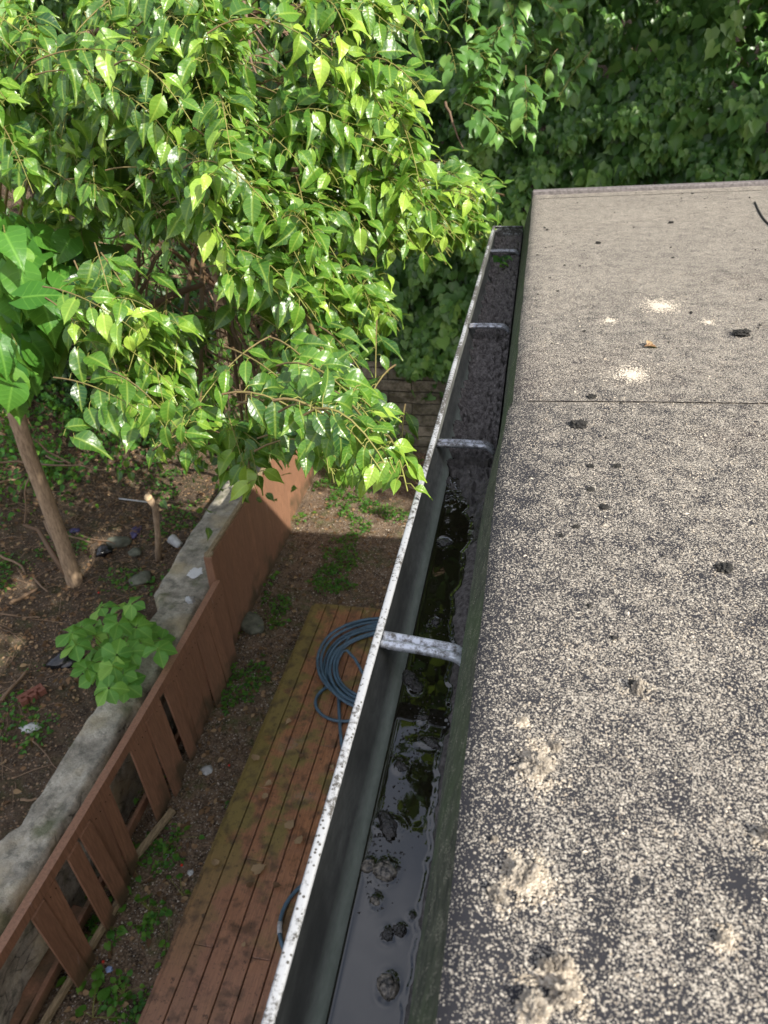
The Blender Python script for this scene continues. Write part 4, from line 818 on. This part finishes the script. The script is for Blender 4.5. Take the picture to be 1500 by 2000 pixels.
# lower shrub at far left
X = RS.normal(-6.6, .7, 5200); Y = RS.normal(8.2, .8, 5200); Z = .4+np.abs(RS.normal(.35, .45, 5200)); l2 = fbm(P3(X*3, Y*3, Z*3), 3, 71); k = l2 > .45
n = k.sum(); P = P3(X, Y, Z)[k]
us = empty('undergrowth_shrub', (-6.6, 8.2, .4), 'low small-leaved shrub in shade behind the slim trunk', 'shrub')
leaves('foliage', T_small, P, RS.normal(0, .6, (n, 3))-UP*.3, UP*.7+RS.normal(0, .4, (n, 3))-[0, .4, 0], RS.uniform(.04, .09, n), M['weed'], us)
tubes('stem', [(wig((-6.6, 8.2, .35), (-6.6+RS.normal(0, .6), 8.2+RS.normal(0, .6), RS.uniform(.6, 1.3)), 6, .1), .012, .004, 0, 0) for _ in range(14)], M['stem'], us, 5)

# tall trees: unseen crowns above and to the right of the frame, shaped to shade the bank
def bigtree(base, cen, rad, N, label, size=.2, seed=1, zmin=6.4):
    o = empty('tall_tree', base, label, 'tree', 'tall trees around the yard')
    c = np.array(cen, float); nb = 60; hubs = nrmz(RS.normal(0, 1, (nb, 3)))*RS.uniform(.25, .95, (nb, 1))*np.array(rad)+c
    idx = RS.randint(0, nb, N); P = hubs[idx]+RS.normal(0, .32, (N, 3)); P = P[P[:, 2] > zmin+.1*np.maximum(0, P[:, 1]-6)]; n = len(P)
    leaves('crown', T_small, P, RS.normal(0, .6, (n, 3))-UP*.6, UP+RS.normal(0, .5, (n, 3)), size*RS.uniform(.7, 1.3, n), M['tall'], o)
    b = np.array(base); MB().tube([b, b+(c-b)*[.1, .1, .4], b+(c-b)*[.5, .5, .75], c], [.24, .2, .16, .1], 10).build('trunk', M['bark'], o, True)
    tubes('limb', [(wig(b+(c-b)*[.5, .5, .75], h, 6, .1), .06, .012, 0, 0) for h in hubs if h[2] > zmin+.4], M['stem'], o, 5); return o
bigtree((9.5, 7.5, 0), (8.6, 5.0, 9.2), (3.4, 4.0, 2.5), 19000, 'tall tree standing right of the house', .21)
bigtree((4.4, 13.0, 3.5), (1.2, 9.6, 12.0), (6.0, 3.4, 5.6), 20000, 'tall tree behind the roof on the vine bank', .25, zmin=6.7)
bigtree((-5.6, 12.6, 4.0), (-6.0, 8.6, 9.8), (4.6, 4.2, 3.4), 16000, 'unseen tall tree at the left, crown spread to block sky light', .23, zmin=6.7)  # unseen crown, spread over the left yard to cut the sky light

bigtree((6.6, 9.6, 0), (3.6, 7.0, 8.7), (2.6, 2.3, 2.0), 9000, 'added unseen tall tree shading the bank, beyond the far end of the house', .2, zmin=6.6)  # extra canopy added out of view so its shade falls on the bank
q_ = RS.uniform(0, 1, (34, 3))*[4.6, 1.6, 1.7]+[-8.4, 8.7, .5]; P = q_[RS.randint(0, 34, 9000)]+RS.normal(0, .2, (9000, 3)); n = len(P)
dk_ = empty('shaded_thicket', (-6, 9.5, .4), 'dark leafy thicket in deep shade behind the slim trunk and the green tree', 'shrub')
leaves('foliage', T_small, P, RS.normal(0, .6, (n, 3))-UP*.4, UP*.7+RS.normal(0, .4, (n, 3))-[0, .4, 0], RS.uniform(.05, .12, n), M['tall'], dk_, np.clip(RS.normal(.15, .15, n), 0, 1))
tubes('stem', [(wig((-6+RS.normal(0, 1.2), 9.6, .35), h, 6, .1), .014, .004, 0, 0) for h in q_], M['stem'], dk_, 5)

# ------------------------------------------------------------------ creeper plant on the stone wall
cp = empty('creeper_plant', (-3.6, 3.9, .75), 'bright green five-leaflet plant spilling over the stone wall', 'plant')
P = []; TI = []; NR = []; SZ = []; ln = []; root = at(235, 1300, 4.75)
for (x, y) in [(195, 1190), (245, 1185), (160, 1225), (230, 1215), (270, 1225), (180, 1245), (240, 1245), (225, 1275), (275, 1250), (175, 1290), (315, 1255), (220, 1305), (245, 1335), (170, 1310), (140, 1235), (205, 1225), (260, 1200), (290, 1235), (200, 1265), (255, 1275), (150, 1260), (215, 1340), (190, 1320), (262, 1180), (235, 1320), (305, 1270)]:
    h = at(x+random.uniform(-5, 5), y+random.uniform(-5, 5), 4.35+random.uniform(-.12, .22)); ln.append((bez(root, (root+h)/2+UP*.15, h, 6), .006, .003, 0, 1))
    ph = random.random()*6.28; ax = nrmz(UP+RS.normal(0, .25, 3)-np.array([0, .25, 0])); e1 = nrmz(np.cross(ax, [1, 0, .1])); e2 = np.cross(ax, e1)
    for k in range(5):
        th = ph+k*2*math.pi/5.6; d = e1*math.cos(th)+e2*math.sin(th); P.append(h+d*.01); TI.append(d-UP*.12); NR.append(ax+RS.normal(0, .1, 3)); SZ.append(RS.uniform(.12, .165))
leaves('foliage', T_obov, np.array(P), np.array(TI), np.array(NR), np.array(SZ), M['creeper'], cp, np.clip(RS.normal(.55, .22, len(P)), 0, 1), np.full(len(P), 1.25)); tubes('stem', ln, M['stem'], cp, 5)

# ------------------------------------------------------------------ ground cover and litter
def scat(n, x0, x1, y0, y1, f=None):
    X = RS.uniform(x0, x1, n); Y = RS.uniform(y0, y1, n)
    if f is not None: k = f(X, Y); X, Y = X[k], Y[k]
    return X, Y
off = lambda X, Y: ~((X > -2.2) & (Y < 6.3)) & ~((X < -2.98) & (X > -3.75) & (Y < 12))
def weeds(name, n, box, thr, size, label, seed):
    X, Y = scat(n, *box, lambda X, Y: off(X, Y) & (fbm(P3(X*1.9, Y*1.9, seed), 4, seed)+.15*(fbm(P3(X*9, Y*9), 2, 3)-.5) > thr)); m_ = len(X)
    P = P3(X, Y, gz(X, Y)+RS.uniform(.005, .05, m_)); tag(leaves(name, T_small, P, P3(RS.normal(0, 1, m_), RS.normal(0, 1, m_), RS.normal(.1, .3, m_)), UP+RS.normal(0, .45, (m_, 3)), size*RS.uniform(.5, 1.3, m_), M['weed']), label, 'weeds', None, 'stuff')
weeds('yard_weeds', 42000, (-2.95, .2, 1.6, 10.2), .625, .034, 'small green weeds spread over the yard soil between fence and deck', 81)
weeds('bank_weeds', 22000, (-8, -3.6, 2.0, 10.4), .60, .04, 'small weeds and ivy in the litter left of the stone wall', 82)
X, Y = scat(15000, -8, .2, 1.6, 10.2, lambda X, Y: off(X, Y) & ((X < -3.6) | (RS.rand(len(X)) < .6))); n = len(X); X = X; P = P3(X, Y, gz(X, Y)+RS.uniform(.002, .02, n))
tag(leaves('leaf_litter', T_oval, P, P3(RS.normal(0, 1, n), RS.normal(0, 1, n), RS.normal(0, .15, n)), UP+RS.normal(0, .4, (n, 3)), RS.uniform(.02, .075, n), M['dryleaf']), 'dry brown leaf litter and chips scattered on the soil', 'leaf litter', None, 'stuff')
mb = MB(); X, Y = scat(1700, -8, .2, 1.6, 10, lambda X, Y: off(X, Y) & ((X < -3.6) | (RS.rand(len(X)) < .4)))
for x, y in zip(X, Y):
    th = RS.rand()*6.28; L = RS.uniform(.04, .28)*(1.6 if x < -3.6 else .7); z = float(gz(x, y)); dx, dy = math.cos(th)*L, math.sin(th)*L
    mb.tube([(x, y, z+.008), (x+dx*.5, y+dy*.5+.01, z+.02), (x+dx, y+dy, float(gz(x+dx, y+dy))+.01)], [.003, .004, .002], 4, False, RS.rand())
tag(mb.build('twig_litter', M['dead']), 'short dead twigs lying in the leaf litter', 'twigs', None, 'stuff')
X, Y = scat(5200, -2.9, .2, 1.6, 8.5, off); n = len(X); s = RS.uniform(.004, .012, n)
g = grains('pebbles', P3(X, Y, gz(X, Y)+s*.3), s); tag(g, 'small pale pebbles mixed in the yard soil', 'pebbles', None, 'stuff')
# separate weeds
def weed(x, y, c, n, s, lb, h=.06):
    n = max(5, int(n*.7))
    p = at(x, y, c); z = float(gz(p[0], p[1])); o = empty('weed', (p[0], p[1], z), lb, 'weed', 'single weeds in the yard'); P = np.array([[p[0]+RS.normal(0, s*1.5), p[1]+RS.normal(0, s*1.5), z+RS.uniform(.3, 1)*h] for _ in range(n)])
    leaves('foliage', T_heart, P, P3(P[:, 0]-p[0], P[:, 1]-p[1], RS.normal(0, .02, n)), UP+RS.normal(0, .25, (n, 3)), s*RS.uniform(.6, 1.2, n), M['weed'], o, RS.uniform(.5, 1, n))
    tubes('stem', [(bez(np.array([p[0], p[1], z]), np.array([p[0], p[1], z+h*.7]), q, 4), .002, .0015, 1, 1) for q in P], M['stem'], o, 4)
for a in [(262, 1695, 5.4, 14, .06, 'rounded-leaf weed at the foot of the loose pickets'), (233, 1730, 5.4, 9, .06, 'small weed just left of the rounded-leaf weed by the pickets'), (345, 1635, 5.4, 9, .06, 'weed alone in the soil between pickets and deck'), (292, 1535, 5.4, 14, .06, 'ivy tuft at the foot of the pickets after the gap'),
    (205, 1810, 5.4, 16, .06, 'ivy tuft beside the nearest picket'), (175, 1890, 5.4, 10, .07, 'bright lobed weed right of the nearest picket bottom'), (290, 1775, 5.4, 26, .045, 'patch of fine weeds halfway to the deck'), (355, 1745, 5.4, 8, .05, 'pale weed close to the deck edge'), (180, 1985, 5.4, 12, .09, 'large weed at the bottom edge of the yard'),
    (240, 1940, 5.4, 16, .05, 'weed near the bottom of the soil strip'), (516, 1130, 5.4, 22, .06, 'weed clump beside the foot of the tall fence'), (535, 1215, 5.4, 10, .06, 'weed next to the concrete chunk'), (580, 1010, 5.4, 26, .06, 'leafy weed clump deeper in the yard near the tall fence'), (330, 1860, 5.4, 10, .05, 'pale green weed near deck, low in the photo')]: weed(*a)
# litter
def scrap(x, y, c, size, mat, name, lb, cat, seed, **k):
    p = at(x, y, c); z = drop(p[0], p[1]) if k.get('wall') else float(gz(p[0], p[1])); o = blob(name, (p[0], p[1], z+size[2]*.4), size, mat, None, seed, .7, 3, 2.2); tag(o, lb, cat)
scrap(403, 1500, 5.4, (.045, .05, .02), M['plastic'], 'plastic_scrap', 'crumpled white plastic scrap on the soil beside the deck', 'litter', 5)
scrap(325, 1668, 5.4, (.035, .015, .01), M['plastic'], 'paper_scrap', 'thin white paper scrap near the lone weed', 'litter', 6)
scrap(371, 1702, 5.4, (.022, .025, .008), M['plastic'], 'pale_chip', 'pale square chip close to the deck edge', 'litter', 7)
scrap(211, 1890, 5.4, (.022, .026, .008), M['bluepl'], 'blue_scrap', 'light blue plastic bit in the soil', 'litter', 8)
scrap(371, 1172, 4.62, (.06, .04, .03), M['plastic'], 'plastic_bag', 'crumpled clear-white plastic bag on the stone wall by the fence', 'litter', 9, wall=True)
scrap(202, 1075, 4.85, (.10, .09, .06), M['blackpl'], 'black_bag', 'shiny black plastic bag in the litter', 'litter', 10)
scrap(130, 1290, 4.85, (.10, .14, .07), M['blackpl'], 'black_sack', 'black sack half hidden under the creeper plant', 'litter', 11)
scrap(145, 1035, 4.85, (.07, .05, .02), M['purple'], 'purple_wrapper', 'purple wrapper behind the slim trunk', 'litter', 12)
scrap(263, 1028, 4.85, (.13, .06, .015), M['purple'], 'purple_sheet', 'flat purple sheet left of the cut sapling', 'litter', 13)
scrap(60, 1420, 4.85, (.09, .05, .02), M['plastic'], 'grey_can', 'flattened pale grey can in the weeds at the left', 'litter', 14)
for x, y, lb in ((372, 1443, 'red berry on soil near the white scrap'), (447, 1493, 'red berry close to the deck'), (234, 1591, 'red berry by the loose pickets'), (354, 1687, 'red berry near the pale chip'), (200, 1875, 'red berry near the blue bit'), (192, 1155, 'red bit left of the stone wall')):
    p = at(x, y, 5.4 if x > 195 else 4.85); tag(blob('red_berry', (p[0], p[1], float(gz(p[0], p[1]))+.008), (.011, .011, .01), M['red'], None, int(x), .1, 2), lb, 'berry', 'red berries')
p = at(342, 1055, 4.8); z = float(gz(p[0], p[1])); mb = MB(); mb.tube([(p[0]+.06, p[1]-.02, z+.04), (p[0]-.07, p[1]+.05, z+.09)], [.045, .065], 16, False); mb.tube([(p[0]+.06, p[1]-.02, z+.04), (p[0]+.061, p[1]-.0205, z+.0397)], .045, 16)
tag(mb.build('plastic_cup', M['plastic'], None, True), 'white plastic cup tipped over beside the stone wall', 'cup')
a, b2 = at(235, 983, 4.75), at(292, 990, 4.75); a[2] = b2[2] = .62; tag(MB().tube([a, b2], .010, 6).build('white_rod', M['plastic'], None, True), 'thin white rod lying near the cut sapling', 'rod')
cs = empty('cut_sapling', tuple(at(307, 1088, 4.9)), 'thin sawn-off sapling with a pale cut top beside the stone wall', 'stump')
b = at(307, 1092, 4.9); tp2 = aty(303, 990, b[1]); e = aty(290, 972, b[1]-.1)
MB().tube([b-[0, 0, .1], (b+tp2)/2+[.02, 0, 0], tp2, e], [.042, .034, .036, .042], 12).build('stem', M['bark'], cs, True)
d = nrmz(e-tp2+np.array([0, -.05, 0])); MB().tube([e, e+d*.02], [.043, .042], 14).build('cut_face', M['cutwood'], cs, True)
for x, y, th, lb in ((50, 1700, .5, 'old perforated brick in the weeds, lower one at the left'), (65, 1365, 1.0, 'old perforated brick, upper one at the left')):
    p = at(x, y-40 if y > 1500 else y, 4.85); z = float(gz(p[0], p[1])); mb = MB(); rt = Matrix.Rotation(th, 3, 'Z')
    for dx in (-.083, 0, .083): mb.box(Vector((p[0], p[1], z+.03))+rt@Vector((dx, -.035, 0)), (.06 if dx else .06, .035, .06), rt)
    mb.box(Vector((p[0], p[1], z+.03))+rt@Vector((0, .03, 0)), (.226, .04, .0601), rt); 
    for dx in (-.1, -.04, .04, .1): mb.box(Vector((p[0], p[1], z+.0295))+rt@Vector((dx, -.005, 0)), (.022, .032, .058), rt)
    tag(mb.build('old_brick', M['brick']), lb, 'brick', 'old bricks in the litter')
# longer sticks on the left slope
for k, (x1, y1, x2, y2, r, lb) in enumerate([(0, 975, 60, 945, .02, 'thin grey stick near the trunk'), (0, 1095, 95, 1160, .022, 'curved stick crossing the sunlit litter'), (25, 1190, 75, 1155, .03, 'broken pale wood stick in the sunny patch'), (0, 1215, 80, 1210, .014, 'thin pale stick below the sunny patch'), (5, 1380, 60, 1310, .028, 'weathered stick among weeds left of the plant'), (40, 1560, 90, 1555, .016, 'short stick at the lower left'), (90, 1025, 155, 1125, .03, 'stripped branch leaning on the slim trunk base'), (150, 1045, 235, 1060, .014, 'thin light branch right of the trunk'), (65, 1450, 115, 1500, .01, 'fine twig left of the stone wall')]):
    a, b2 = at(x1, y1, 4.85), at(x2, y2, 4.85); a[2] = float(gz(a[0], a[1]))+.04; b2[2] = float(gz(b2[0], b2[1]))+.03
    tag(tubes('stick', [(wig(a, b2, 8, .12), r*.75, r*.4, RS.rand(), RS.rand())], M['dead'], None, 7), lb, 'stick', 'dead sticks on the slope')
